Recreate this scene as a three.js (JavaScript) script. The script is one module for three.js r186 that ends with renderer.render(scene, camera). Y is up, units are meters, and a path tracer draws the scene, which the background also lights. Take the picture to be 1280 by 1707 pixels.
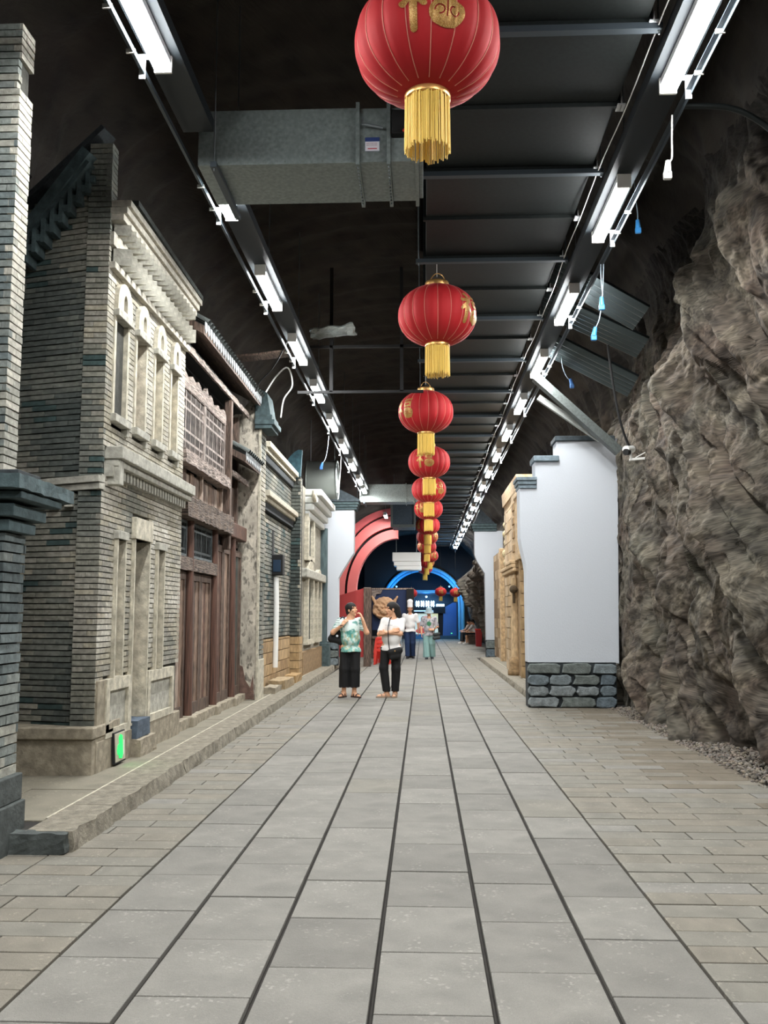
import * as THREE from 'three';
import { mergeGeometries, mergeVertices } from 'three/addons/utils/BufferGeometryUtils.js';
import { MarchingCubes } from 'three/addons/objects/MarchingCubes.js';
import { RoundedBoxGeometry } from 'three/addons/geometries/RoundedBoxGeometry.js';
import { RectAreaLightUniformsLib } from 'three/addons/lights/RectAreaLightUniformsLib.js';
import { createNoise3D } from 'simplex-noise';

// ---------- camera, sky, exposure
RectAreaLightUniformsLib.init();
const scene = new THREE.Scene();
scene.background = new THREE.Color(0x000000);
const camera = new THREE.PerspectiveCamera(57.68, 1280 / 1707, 0.1, 200);
camera.rotation.order = 'YXZ';
camera.rotation.set(6.314 * Math.PI / 180, 2.387 * Math.PI / 180, 0);
camera.position.set(0, 1.4, 0);
scene.add(camera);
camera.updateMatrixWorld(true);
const renderer = new THREE.WebGLRenderer({ antialias: true });
renderer.toneMapping = THREE.LinearToneMapping;
renderer.toneMappingExposure = 1.18;
renderer.shadowMap.enabled = true;
const TUBE_POWER = 150, TUBE_GLOW = 60, TUBE_COLOR = new THREE.Color(0.975, 0.985, 0.975);

// ---------- helpers
let seed = 20231;
const rnd = () => { seed = (seed + 0x6D2B79F5) | 0; let t = Math.imul(seed ^ (seed >>> 15), 1 | seed); t = (t + Math.imul(t ^ (t >>> 7), 61 | t)) ^ t; return ((t ^ (t >>> 14)) >>> 0) / 4294967296; };
const rr = (a, b) => a + (b - a) * rnd();
const noise3 = createNoise3D(rnd);
const fbm = (x, y, z, o = 4) => { let s = 0, a = 0.5; for (let i = 0; i < o; i++) { s += a * noise3(x, y, z); x *= 2.03; y *= 2.03; z *= 2.03; a *= 0.5; } return s; };
const clamp = (x, a = 0, b = 1) => Math.min(b, Math.max(a, x));
const smooth = (a, b, x) => { const t = clamp((x - a) / (b - a)); return t * t * (3 - 2 * t); };
const lerp = (a, b, t) => a + (b - a) * t;
const V = (x, y, z) => new THREE.Vector3(x, y, z);
const used = {};
const numbered = (n) => { const k = used[n] = (used[n] ?? -1) + 1; return k ? n + '_' + String(k).padStart(3, '0') : n; };
const baseOf = new WeakMap();
function thing(name, label, category, at = [0, 0, 0], group) {
  const o = new THREE.Group(); o.name = numbered(name); o.position.set(...at); scene.add(o);
  o.userData = { label, category }; if (group) o.userData.group = group;
  baseOf.set(o, V(...at)); return o;
}
function clean(g) {
  let h = g.index ? g.toNonIndexed() : g.clone();
  for (const k of Object.keys(h.attributes)) if (!['position', 'normal', 'uv', 'color'].includes(k)) h.deleteAttribute(k);
  h.morphAttributes = {}; h.clearGroups(); return h;
}
function merged(gs) { if (!Array.isArray(gs)) return gs; if (gs.length === 1) return gs[0]; return mergeGeometries(gs.map(clean)); }
function shade(m) { m.castShadow = true; m.receiveShadow = true; return m; }
function part(parent, name, geo, mat, extra) {
  const b = baseOf.get(parent), g = merged(geo); g.translate(-b.x, -b.y, -b.z);
  const m = shade(new THREE.Mesh(g, mat)); m.name = name; parent.add(m); baseOf.set(m, b);
  if (extra) Object.assign(m.userData, extra); return m;
}
function struct(name, geo, mat, parent) {
  const m = shade(new THREE.Mesh(merged(geo), mat)); m.name = parent ? name : numbered(name); (parent || scene).add(m);
  if (!parent) m.userData.kind = 'structure'; baseOf.set(m, V(0, 0, 0)); return m;
}
function single(name, geo, mat, label, category, group, kind) {
  const g = merged(geo); g.computeBoundingBox(); const c = g.boundingBox.getCenter(V(0, 0, 0)); c.y = g.boundingBox.min.y; g.translate(-c.x, -c.y, -c.z);
  const m = shade(new THREE.Mesh(g, mat)); m.name = numbered(name); m.position.copy(c); m.userData = { label, category }; if (group) m.userData.group = group; if (kind) m.userData.kind = kind;
  baseOf.set(m, c); scene.add(m); return m;
}
// uv in metres from the dominant axis of each face
function tri(g) {
  g = clean(g); if (!g.attributes.normal) g.computeVertexNormals();
  const p = g.attributes.position, n = p.count, uv = new Float32Array(n * 2), a = V(0, 0, 0), b = V(0, 0, 0), c = V(0, 0, 0);
  for (let i = 0; i < n; i += 3) {
    a.fromBufferAttribute(p, i); b.fromBufferAttribute(p, i + 1); c.fromBufferAttribute(p, i + 2);
    const nx = Math.abs((b.y - a.y) * (c.z - a.z) - (b.z - a.z) * (c.y - a.y)), ny = Math.abs((b.z - a.z) * (c.x - a.x) - (b.x - a.x) * (c.z - a.z)), nz = Math.abs((b.x - a.x) * (c.y - a.y) - (b.y - a.y) * (c.x - a.x));
    for (let k = 0; k < 3; k++) {
      const x = p.getX(i + k), y = p.getY(i + k), z = p.getZ(i + k), o = (i + k) * 2;
      if (nx >= ny && nx >= nz) { uv[o] = z; uv[o + 1] = y; } else if (ny >= nz) { uv[o] = x; uv[o + 1] = z; } else { uv[o] = x; uv[o + 1] = y; }
    }
  }
  g.setAttribute('uv', new THREE.BufferAttribute(uv, 2)); return g;
}
const box = (x0, x1, y0, y1, z0, z1) => tri(new THREE.BoxGeometry(Math.abs(x1 - x0), Math.abs(y1 - y0), Math.abs(z1 - z0)).translate((x0 + x1) / 2, (y0 + y1) / 2, (z0 + z1) / 2));
const rbox = (x0, x1, y0, y1, z0, z1, r = 0.01) => tri(new RoundedBoxGeometry(Math.abs(x1 - x0), Math.abs(y1 - y0), Math.abs(z1 - z0), 1, Math.min(r, 0.49 * Math.min(Math.abs(x1 - x0), Math.abs(y1 - y0), Math.abs(z1 - z0)))).translate((x0 + x1) / 2, (y0 + y1) / 2, (z0 + z1) / 2));
function bar(p, q, w, h) { // a box from p to q
  const d = q.clone().sub(p), g = new THREE.BoxGeometry(w, h, d.length());
  g.applyMatrix4(new THREE.Matrix4().lookAt(p, q, Math.abs(d.clone().normalize().y) > 0.95 ? V(1, 0, 0) : V(0, 1, 0)).setPosition(p.clone().add(q).multiplyScalar(0.5))); return tri(g);
}
function cyl(p, q, r, seg = 8, r2 = r) {
  const d = q.clone().sub(p), g = new THREE.CylinderGeometry(r2, r, d.length(), seg);
  g.applyMatrix4(new THREE.Matrix4().makeRotationFromQuaternion(new THREE.Quaternion().setFromUnitVectors(V(0, 1, 0), d.clone().normalize())).setPosition(p.clone().add(q).multiplyScalar(0.5))); return g;
}
const tube = (pts, r, n = 24, seg = 6) => new THREE.TubeGeometry(new THREE.CatmullRomCurve3(pts), n, r, seg);
// polygon [[u,v]..] with holes, extruded: 'xy' between z0..z1, or 'zy' (u = z) between x0..x1, or 'xz' (v = z) between y0..y1
function ext(pts, a, b, plane = 'xy', holes = [], bevel = 0) {
  const s = new THREE.Shape(pts.map(([u, v]) => new THREE.Vector2(u, v)));
  for (const h of holes) s.holes.push(new THREE.Path(h.map(([u, v]) => new THREE.Vector2(u, v))));
  let g = new THREE.ExtrudeGeometry(s, bevel ? { depth: Math.abs(b - a) - 2 * bevel, bevelEnabled: true, bevelSize: bevel, bevelOffset: -bevel, bevelThickness: bevel, bevelSegments: 1 } : { depth: Math.abs(b - a), bevelEnabled: false });
  g = clean(g); if (bevel) g.translate(0, 0, bevel);
  g.translate(0, 0, Math.min(a, b));
  if (plane !== 'xy') {
    const p = g.attributes.position;
    for (let i = 0; i < p.count; i++) { const x = p.getX(i), y = p.getY(i), z = p.getZ(i); plane === 'zy' ? p.setXYZ(i, z, y, x) : p.setXYZ(i, x, z, y); }
    for (let i = 0; i < p.count; i += 3) { const x = p.getX(i + 1), y = p.getY(i + 1), z = p.getZ(i + 1); p.setXYZ(i + 1, p.getX(i + 2), p.getY(i + 2), p.getZ(i + 2)); p.setXYZ(i + 2, x, y, z); }
    g.computeVertexNormals();
  }
  return tri(g);
}
const rect = (a, b, c, d) => [[a, c], [b, c], [b, d], [a, d]];
function rough(g, amp, freq) { // weathered, uneven surface
  const p = g.attributes.position;
  for (let i = 0; i < p.count; i++) { const x = p.getX(i), y = p.getY(i), z = p.getZ(i); p.setXYZ(i, x + amp * noise3(x * freq, y * freq, z * freq), y + amp * noise3(x * freq + 9, y * freq, z * freq), z + amp * noise3(x * freq, y * freq + 9, z * freq)); }
  g.computeVertexNormals(); return g;
}

// ---------- materials
function tex(w, h, fn, srgb = true, rx = 1, ry = rx) {
  const d = new Uint8Array(w * h * 4);
  for (let y = 0; y < h; y++) for (let x = 0; x < w; x++) { const c = fn(x / w, y / h, x, y), o = (y * w + x) * 4; for (let k = 0; k < 3; k++) d[o + k] = clamp(Array.isArray(c) ? c[k] : c) * 255; d[o + 3] = 255; }
  const t = new THREE.DataTexture(d, w, h); t.wrapS = t.wrapT = THREE.RepeatWrapping; t.magFilter = THREE.LinearFilter; t.minFilter = THREE.LinearMipmapLinearFilter; t.generateMipmaps = true;
  if (srgb) t.colorSpace = THREE.SRGBColorSpace; t.repeat.set(rx, ry); t.needsUpdate = true; return t;
}
const tau = Math.PI * 2;
// noise that closes on itself: a torus walk through 3-D noise, mixed from two offsets
const wrapNoise = (u, v, f, s = 0, o = 3) => { const w = (a, b) => fbm(a * f + s, b * f + s * 1.7, s, o); const bx = smooth(0.8, 1, u), by = smooth(0.8, 1, v); return lerp(lerp(w(u, v), w(u - 1, v), bx), lerp(w(u, v - 1), w(u - 1, v - 1), bx), by); };
const gritT = tex(512, 512, (u, v) => 0.83 + 0.2 * wrapNoise(u, v, 6, 3) + 0.16 * (rnd() - 0.5), true, 1.4);
const gritB = tex(512, 512, (u, v) => 0.5 + 0.4 * wrapNoise(u, v, 14, 5) + 0.3 * (rnd() - 0.5), false, 2);
const graniteT = tex(1024, 1024, (u, v) => {
  const patch = smooth(-0.05, 0.35, wrapNoise(u, v, 5, 8)), streak = smooth(0.15, 0.45, wrapNoise(u * 1, v, 34, 2, 2)) * patch;
  const g = 0.74 + 0.08 * wrapNoise(u, v, 4, 1) + 0.2 * (rnd() - 0.5) * rnd() + 0.1 * (rnd() - 0.5); const l = lerp(g, 1, streak * 0.5); return [l, l * 0.985, l * 0.95];
}, true, 0.8);
const graniteB = tex(512, 512, (u, v) => 0.5 + 0.35 * wrapNoise(u, v, 30, 4) + 0.5 * (rnd() - 0.5), false, 1.3);
const woodFn = (u, v) => { const w = wrapNoise(u, v, 3, 2), s = wrapNoise((u + 0.03 * w + 1) % 1, Math.abs(v - 0.5) * 0.12, 46, 6, 3), k = wrapNoise(u, Math.abs(v - 0.5) * 0.4, 12, 9); return clamp(0.72 + 0.42 * s + 0.28 * k + 0.1 * w, 0.15, 1); };
const woodT = tex(512, 512, (u, v) => { const l = woodFn(u, v); return [l, l * 0.97, l * 0.95]; }, true, 1.6, 0.8);
const woodH = woodT.clone(); woodH.rotation = Math.PI / 2; woodH.needsUpdate = true;
const rockB = tex(512, 512, (u, v) => 0.5 + 0.6 * wrapNoise(u, v, 7, 11, 5) + 0.25 * (rnd() - 0.5), false, 1.3);
const rockT = tex(512, 512, (u, v) => { const a = 0.78 + 0.4 * wrapNoise(u, v, 9, 17, 5) + 0.2 * (rnd() - 0.5); return [a, a * 0.98, a * 0.95]; }, true, 0.9);
const zincT = tex(512, 512, (u, v) => 0.84 + 0.14 * wrapNoise(u, v, 18, 21, 2) + 0.06 * (rnd() - 0.5), true, 1.1);
const plasterT = tex(1024, 1024, (u, v) => {
  const a = wrapNoise(u, v, 3, 31, 5), b = wrapNoise(u, v, 12, 33, 4), c = wrapNoise(u, v * 0.4, 22, 35, 3);
  let l = 0.84 + 0.22 * a - 0.34 * smooth(0.02, 0.4, b) * smooth(-0.3, 0.3, a + 0.1) - 0.22 * smooth(0.1, 0.45, c) + 0.14 * b + 0.1 * (rnd() - 0.5);
  return [l, l * 0.975, l * 0.93];
}, true, 0.7, 0.5);
const std = (color, roughness = 0.9, o = {}) => new THREE.MeshStandardMaterial({ color, roughness, ...o });
const stone = (c, o = {}) => std(c, 0.93, { map: gritT, bumpMap: gritB, bumpScale: 0.004, ...o });
const M = {
  mortar: stone(0x4a4a44), plinth: stone(0xb3a893), cream: stone(0xe0d8c3), ledge: stone(0xcac7ba), slate: stone(0x565c5a), tealStone: stone(0x55676a), darkStone: stone(0x3b4144),
  white: std(0xc3c8cf, 0.85, { bumpMap: gritB, bumpScale: 0.0015 }), capBlue: stone(0x8b9ca6), capDark: stone(0x4c565c),
  bed: std(0x2c2823, 1, { map: gritT }), flag: std(0xa5a092, 0.9, { map: graniteT, bumpMap: graniteB, bumpScale: 0.002 }), kerb: stone(0xa59d8c, { bumpScale: 0.012 }),
  wood: std(0xb59a86, 0.75, { map: woodT, bumpMap: woodT, bumpScale: 0.004 }), woodPale: std(0xcdbcae, 0.8, { map: woodT, bumpMap: woodT, bumpScale: 0.004 }), woodDark: std(0x7d6a5e, 0.75, { map: woodT, bumpMap: woodT, bumpScale: 0.004 }),
  woodRed: std(0x7f5d4f, 0.7, { map: woodT, bumpMap: woodT, bumpScale: 0.004 }), beam: std(0x83756a, 0.85, { map: woodH, bumpMap: woodH, bumpScale: 0.006 }), beamPale: std(0xb8aca4, 0.85, { map: woodH, bumpMap: woodH, bumpScale: 0.006 }),
  black: std(0x0c0c0d, 0.8), dark: std(0x1a1a1b, 0.85), rod: std(0x8b9397, 0.5, { metalness: 0.7 }),
  zinc: std(0x97a3a2, 0.5, { metalness: 0.2, map: zincT }), zincDark: std(0x232929, 0.6, { metalness: 0.5, map: zincT }), zincPale: std(0xa9b2ae, 0.45, { metalness: 0.5, map: zincT }),
  steel: std(0x434c53, 0.55, { metalness: 0.5 }), steelWhite: std(0xc9cdd0, 0.5), plasticWhite: std(0xe8e8e4, 0.5), plasticBlue: std(0x3f93d8, 0.45),
  tile: stone(0x8f9696), sand: stone(0xdcbd93), sandDark: stone(0xaa8c66), plaster: std(0xd9d5cd, 0.95, { map: plasterT, bumpMap: plasterT, bumpScale: 0.006 }),
  tube: std(0xffffff, 0.4, { emissive: TUBE_COLOR, emissiveIntensity: TUBE_GLOW }),
  gold: std(0xd9a866, 0.35, { metalness: 0.75 }), goldThread: std(0xe6c25a, 0.6), red: std(0xb0161c, 0.8), redPlastic: std(0xd63426, 0.4), redPaint: std(0xa02a28, 0.6),
  velvet: new THREE.MeshPhysicalMaterial({ color: 0xb0121a, roughness: 0.75, sheen: 0.8, sheenRoughness: 0.45, sheenColor: new THREE.Color(0.9, 0.35, 0.38) }),
};
// ---------- pieces: the 300 that show largest are meshes of their own, the others one part of kind "stuff"
const unit = [0, 1, 2, 3, 4, 5].map(() => { const g = clean(new THREE.BoxGeometry(1, 1, 1)), uv = g.attributes.uv, a = rr(0, 3), b = rr(0, 3); for (let i = 0; i < uv.count; i++) uv.setXY(i, a + uv.getX(i) * 0.24, b + uv.getY(i) * 0.06); return g; });
class Pieces {
  constructor(parent, name, stuffName, mats, limit = 300) { Object.assign(this, { parent, name, stuffName, mats, limit, list: [] }); }
  add(geo, tone, matrix, area, normal) {
    const p = V(0, 0, 0).setFromMatrixPosition(matrix), v = p.clone().sub(camera.position), d = v.length(); v.divideScalar(d);
    const q = p.clone().project(camera), seen = Math.abs(q.x) < 1.04 && Math.abs(q.y) < 1.03 && q.z < 1;
    this.list.push({ geo, tone: clamp(Math.round(tone), 0, this.mats.length - 1), matrix, score: (seen ? 1 : 1e-4) * area * Math.max(0.02, -v.dot(normal)) / (d * d) });
  }
  flush() {
    const b = baseOf.get(this.parent), sorted = this.list.sort((x, y) => y.score - x.score), back = new THREE.Matrix4().makeTranslation(-b.x, -b.y, -b.z);
    sorted.slice(0, this.limit).forEach((e, i) => { const m = shade(new THREE.Mesh(e.geo, this.mats[e.tone])); m.name = i ? this.name + '_' + String(i).padStart(3, '0') : this.name; back.clone().multiply(e.matrix).decompose(m.position, m.quaternion, m.scale); this.parent.add(m); });
    const rest = sorted.slice(this.limit); if (!rest.length) return;
    const gs = rest.map((e) => { const g = e.geo.clone().applyMatrix4(e.matrix), c = this.mats[e.tone].color, n = g.attributes.position.count, a = new Float32Array(n * 3); for (let i = 0; i < n; i++) { a[3 * i] = c.r; a[3 * i + 1] = c.g; a[3 * i + 2] = c.b; } g.setAttribute('color', new THREE.BufferAttribute(a, 3)); return g; });
    const w = this.mats[0].clone(); w.color.set(0xffffff); w.vertexColors = true;
    part(this.parent, this.stuffName, gs, w, { kind: 'stuff' });
  }
}
// courses of bricks on the plane origin + u U + v up; inside(u, v) tells where the wall is
function bricks(set, origin, U, N, u0, u1, v0, v1, inside, tone, { L = 0.24, h = 0.048, joint = 0.008, head = 0.003, depth = 0.05, proud = 0.002 } = {}) {
  const m0 = new THREE.Matrix4().makeBasis(U, V(0, 1, 0), N);
  let row = 0;
  for (let v = v0; v < v1 - 0.01; v += h, row++) {
    const hh = Math.min(h, v1 - v) - joint, vc = v + hh / 2;
    const put = (a, b) => {
      if (b - a < 0.015) return; const uc = (a + b) / 2, pr = rr(-proud, proud);
      const m = m0.clone().multiply(new THREE.Matrix4().makeRotationZ(rr(-0.003, 0.003))).scale(V(b - a - head, hh * rr(0.94, 1), depth));
      m.setPosition(origin.clone().addScaledVector(U, uc).add(V(0, vc, 0)).addScaledVector(N, pr - depth / 2));
      set.add(unit[Math.floor(rnd() * 6)], tone(uc, vc), m, (b - a) * hh, N);
    };
    for (let u = u0 - L * (row % 2 ? 0.5 : 0) - rr(0, 0.04); u < u1;) {
      const e = u + L * rr(0.92, 1.05); let a = null;
      for (let s = Math.max(u, u0); s <= Math.min(e, u1) + 1e-6; s += 0.02) { const ok = inside(Math.min(s + 0.01, u1), vc); if (ok && a === null) a = s; if (!ok && a !== null) { put(a, s); a = null; } }
      if (a !== null) put(a, Math.min(e, u1)); u = e;
    }
  }
}
const greyBrick = [0x464d4a, 0x565e5a, 0x656b66, 0x767a72, 0x86887f, 0x979689, 0xaba79a, 0xbcb5a1, 0xcfc9b9, 0xdfdacc, 0x4a5f5d].map((c) => stone(c));
const brickTone = (s, bias = 0) => (u, v) => { const n = fbm(u * 0.9 + s, v * 0.7, s, 3), g = fbm(u * 1.7, v * 0.9 + s, s + 5, 3); if (g > 0.3 && bias < 1 && rnd() < 0.6) return 10; return Math.min(9, 3.3 + bias + n * 5 + rr(-0.5, 0.5)); };
// a smooth union of tapered capsules and ellipsoids, meshed by marching cubes
const cap = (a, b, ra, rb = ra) => ({ a, b, ra, rb, lo: a.map((v, i) => Math.min(v, b[i]) - Math.max(ra, rb)), hi: a.map((v, i) => Math.max(v, b[i]) + Math.max(ra, rb)) });
const ell = (c, r) => ({ c, r, lo: c.map((v, i) => v - r[i]), hi: c.map((v, i) => v + r[i]) });
function dist(p, x, y, z) {
  if (p.c) { const dx = (x - p.c[0]) / p.r[0], dy = (y - p.c[1]) / p.r[1], dz = (z - p.c[2]) / p.r[2], k0 = Math.hypot(dx, dy, dz), k1 = Math.hypot(dx / p.r[0], dy / p.r[1], dz / p.r[2]); return k1 < 1e-9 ? -Math.min(...p.r) : k0 * (k0 - 1) / k1; }
  const [ax, ay, az] = p.a, bx = p.b[0] - ax, by = p.b[1] - ay, bz = p.b[2] - az, px = x - ax, py = y - ay, pz = z - az, l = bx * bx + by * by + bz * bz, t = l ? clamp((px * bx + py * by + pz * bz) / l) : 0;
  return Math.hypot(px - bx * t, py - by * t, pz - bz * t) - lerp(p.ra, p.rb, t);
}
const grids = new Map();
function sdf(prims, k, cell, cut, color) {
  const lo = [1e9, 1e9, 1e9], hi = [-1e9, -1e9, -1e9]; for (const p of prims) for (let i = 0; i < 3; i++) { lo[i] = Math.min(lo[i], p.lo[i]); hi[i] = Math.max(hi[i], p.hi[i]); }
  const c = lo.map((v, i) => (v + hi[i]) / 2), h0 = lo.map((v, i) => (hi[i] - v) / 2 + 0.012), n = Math.ceil((Math.max(...h0) * 2 / cell + 6) / 16) * 16, h = h0.map((v) => v * n / (n - 6));
  if (!grids.has(n)) grids.set(n, new MarchingCubes(n, new THREE.MeshStandardMaterial(), false, false, 220000));
  const mc = grids.get(n); mc.reset(); mc.isolation = 0; const f = new Float32Array(n * n * n).fill(1), at = (i, ax) => c[ax] + h[ax] * (i - n / 2) / (n / 2);
  for (const p of prims) {
    const a = [0, 1, 2].map((i) => Math.max(0, Math.floor(((p.lo[i] - k - 0.02 - c[i]) / h[i] + 1) * n / 2))), b = [0, 1, 2].map((i) => Math.min(n - 1, Math.ceil(((p.hi[i] + k + 0.02 - c[i]) / h[i] + 1) * n / 2)));
    for (let z = a[2]; z <= b[2]; z++) for (let y = a[1]; y <= b[1]; y++) for (let x = a[0]; x <= b[0]; x++) { const o = x + y * n + z * n * n, d = dist(p, at(x, 0), at(y, 1), at(z, 2)), e = f[o], q = Math.max(k - Math.abs(d - e), 0); f[o] = Math.min(d, e) - q * q / (4 * k); }
  }
  if (cut) for (let z = 0; z < n; z++) for (let y = 0; y < n; y++) for (let x = 0; x < n; x++) { const o = x + y * n + z * n * n; if (f[o] < 0.06) f[o] = cut(f[o], at(x, 0), at(y, 1), at(z, 2)); }
  for (let i = 0; i < f.length; i++) mc.field[i] = -f[i];
  mc.update();
  const m = mc.count, pos = new Float32Array(m * 3); for (let i = 0; i < m; i++) for (let j = 0; j < 3; j++) pos[3 * i + j] = c[j] + h[j] * mc.positionArray[3 * i + j];
  let g = new THREE.BufferGeometry(); g.setAttribute('position', new THREE.BufferAttribute(pos, 3)); g = mergeVertices(g, 1e-5); g.computeVertexNormals();
  if (color) { const p = g.attributes.position, a = new Float32Array(p.count * 3), C = new THREE.Color(); for (let i = 0; i < p.count; i++) { color(C, p.getX(i), p.getY(i), p.getZ(i)); a.set([C.r, C.g, C.b], 3 * i); } g.setAttribute('color', new THREE.BufferAttribute(a, 3)); }
  return g;
}

// ================= THE SETTING =================
// floor: long slabs down the middle, narrow planks laid across at the sides
const floor = struct('floor', box(-4.2, 4.2, -0.3, -0.022, -62, 5), M.bed);
{
  const mats = [0x9a9996, 0x9e9d9a, 0x949390, 0xa3a29f, 0x9c9a93, 0x9d9990, 0xa09b91, 0x8d8476].map((c) => std(c, 0.82, { map: graniteT, bumpMap: graniteB, bumpScale: 0.0025 }));
  const set = new Pieces(floor, 'paving_slab', 'paving_slabs', mats);
  const variant = (w, l, n) => [...Array(n)].map(() => { const g = clean(new RoundedBoxGeometry(w, 0.06, l, 1, 0.004)), p = g.attributes.position, uv = g.attributes.uv, a = rr(0, 9), b = rr(0, 9); for (let i = 0; i < p.count; i++) uv.setXY(i, a + p.getX(i), b + p.getZ(i)); return g; });
  const up = V(0, 1, 0), main = variant(0.42, 0.605, 8), long = variant(0.56, 0.184, 8);
  const put = (g, x, z, t, area, sx = 1, sz = 1) => set.add(g, t, new THREE.Matrix4().makeRotationFromEuler(new THREE.Euler(rr(-0.0015, 0.0015), 0, rr(-0.003, 0.003))).scale(V(sx, 1, sz)).setPosition(x, -0.03 + rr(-0.002, 0.002), z), area * sx * sz, up);
  const edges = [-1.515, -1.08, -0.632, -0.192, 0.25, 0.683, 1.112], off = [0.1, 0.33, 0.02, 0.21, 0, 0.4];
  for (let c = 0; c < 6; c++) { const w = edges[c + 1] - edges[c]; for (let z = -1.4 - off[c]; z > -56; z -= 0.614) put(main[Math.floor(rnd() * 8)], (edges[c] + edges[c + 1]) / 2, z - 0.307, rr(-0.4, 4.2), 0.25, (w - 0.02) / 0.42); }
  for (const [a, b, z1] of [[1.112, 2.82, -14.4], [1.112, 1.75, -31], [1.112, 3.3, -56], [-2.2, -1.515, -26], [-3.4, -2.2, -5.7], [-3.3, -1.515, -56]])
    for (let z = a > 0 ? (b === 2.82 ? -1.5 : b === 1.75 ? -14.4 : -31) : (a === -2.2 || b === -2.2 ? -1.5 : -26), r = 0; z > z1; z -= 0.192, r++) {
      const cuts = [a]; let x = a < 0 ? b : a; const s = a < 0 ? -1 : 1, list = [];
      x += s * (r % 2 ? 0.31 : 0.56) * rr(0.9, 1.1); let prev = a < 0 ? b : a;
      while (s * x < s * (a < 0 ? a : b) - 0.12) { list.push([prev, x]); prev = x; x += s * rr(0.5, 0.64); }
      list.push([prev, a < 0 ? a : b]);
      for (const [p, q] of list) put(long[Math.floor(rnd() * 8)], (p + q) / 2, z - 0.096, (p > 1.9 && z < -7.5 && z > -14.6 && rnd() < 0.55) || (p > 2.3 && rnd() < 0.3) ? 7 : rr(3.2, 6.4), 0.105, (Math.abs(q - p) - 0.008) / 0.56);
    }
  set.flush();
}
// pavements with rough-hewn kerb stones
function pavement(name, x0, x1, h, z0, z1, side, label) {
  const s = struct(name, ext([[x0(z0) - side * 0.12, z0 - 0.02], [x1, z0 - 0.02], [x1, z1], [x0(z1) - side * 0.12, z1]], -0.02, h - 0.012, 'xz'), M.bed);
  let z = z0; // kerb stones
  while (z > z1 + 0.2) {
    const l = Math.min(rr(0.75, 1.3), z - z1), a = z - 0.006, b = z - l + 0.006, xa = x0(a), xb = x0(b), g = new THREE.BoxGeometry(0.3, h + 0.02, l - 0.012, 4, 2, 10), p = g.attributes.position;
    for (let i = 0; i < p.count; i++) {
      const t = (p.getZ(i) + (l - 0.012) / 2) / (l - 0.012), x = lerp(xb, xa, t) - side * 0.15 + p.getX(i), out = side * p.getX(i) > 0.14;
      const wz = p.getZ(i) + (a + b) / 2, wy = p.getY(i) + h / 2 - 0.01; let wx = x;
      if (out) wx += side * (0.018 * noise3(wz * 7, wy * 14, 1) + 0.012 * noise3(wz * 19, wy * 30, 4)) - side * 0.02 * smooth(0, h, wy);
      p.setXYZ(i, wx, wy - (out && wy > h * 0.8 ? 0.008 * Math.abs(noise3(wz * 9, 2, 3)) : 0), wz);
    }
    g.computeVertexNormals(); part(s, 'kerb_stone', tri(g), M.kerb); z -= l;
  }
  for (let z = z0 - 0.3; z > z1 + 0.1;) { // flags behind the kerb
    const l = Math.min(rr(0.8, 1.15), z - z1), xa = x0(z) - side * 0.31, w = Math.abs(x1 - xa), n = w > 0.7 ? 2 : 1;
    for (let k = 0; k < n; k++) { const a = xa - side * w * k / n, b = xa - side * w * (k + 1) / n; part(s, 'paving_flag', rbox(Math.min(a, b) + 0.004, Math.max(a, b) - 0.004, h - 0.05, h + rr(-0.003, 0.002), z - l + 0.004, z - 0.004, 0.005), M.flag); }
    z -= l;
  }
  for (let z = z0 - 0.35; z > z1 + 1.2; z -= 1.0) part(s, 'mortar_line', bar(V(x0(z) - side * 0.306, h + 0.001, z), V(x0(z - 1) - side * 0.306, h + 0.001, z - 1.0), 0.014, 0.006), M.cream);
  return s;
}
const kerbX = (z) => -2.075 + 0.0105 * (z + 5.6);
const walk = pavement('sidewalk', kerbX, -3.42, 0.12, -5.62, -25.4, 1);
part(walk, 'kerb_end_stone', rough(tri(new THREE.BoxGeometry(0.34, 0.115, 0.1, 8, 4, 3).translate(-2.28, 0.06, -5.6)), 0.008, 11), M.slate, { label: 'dark slate end stone' });
pavement('sidewalk', () => 1.75, 2.9, 0.1, -15.0, -29.3, -1);

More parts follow.
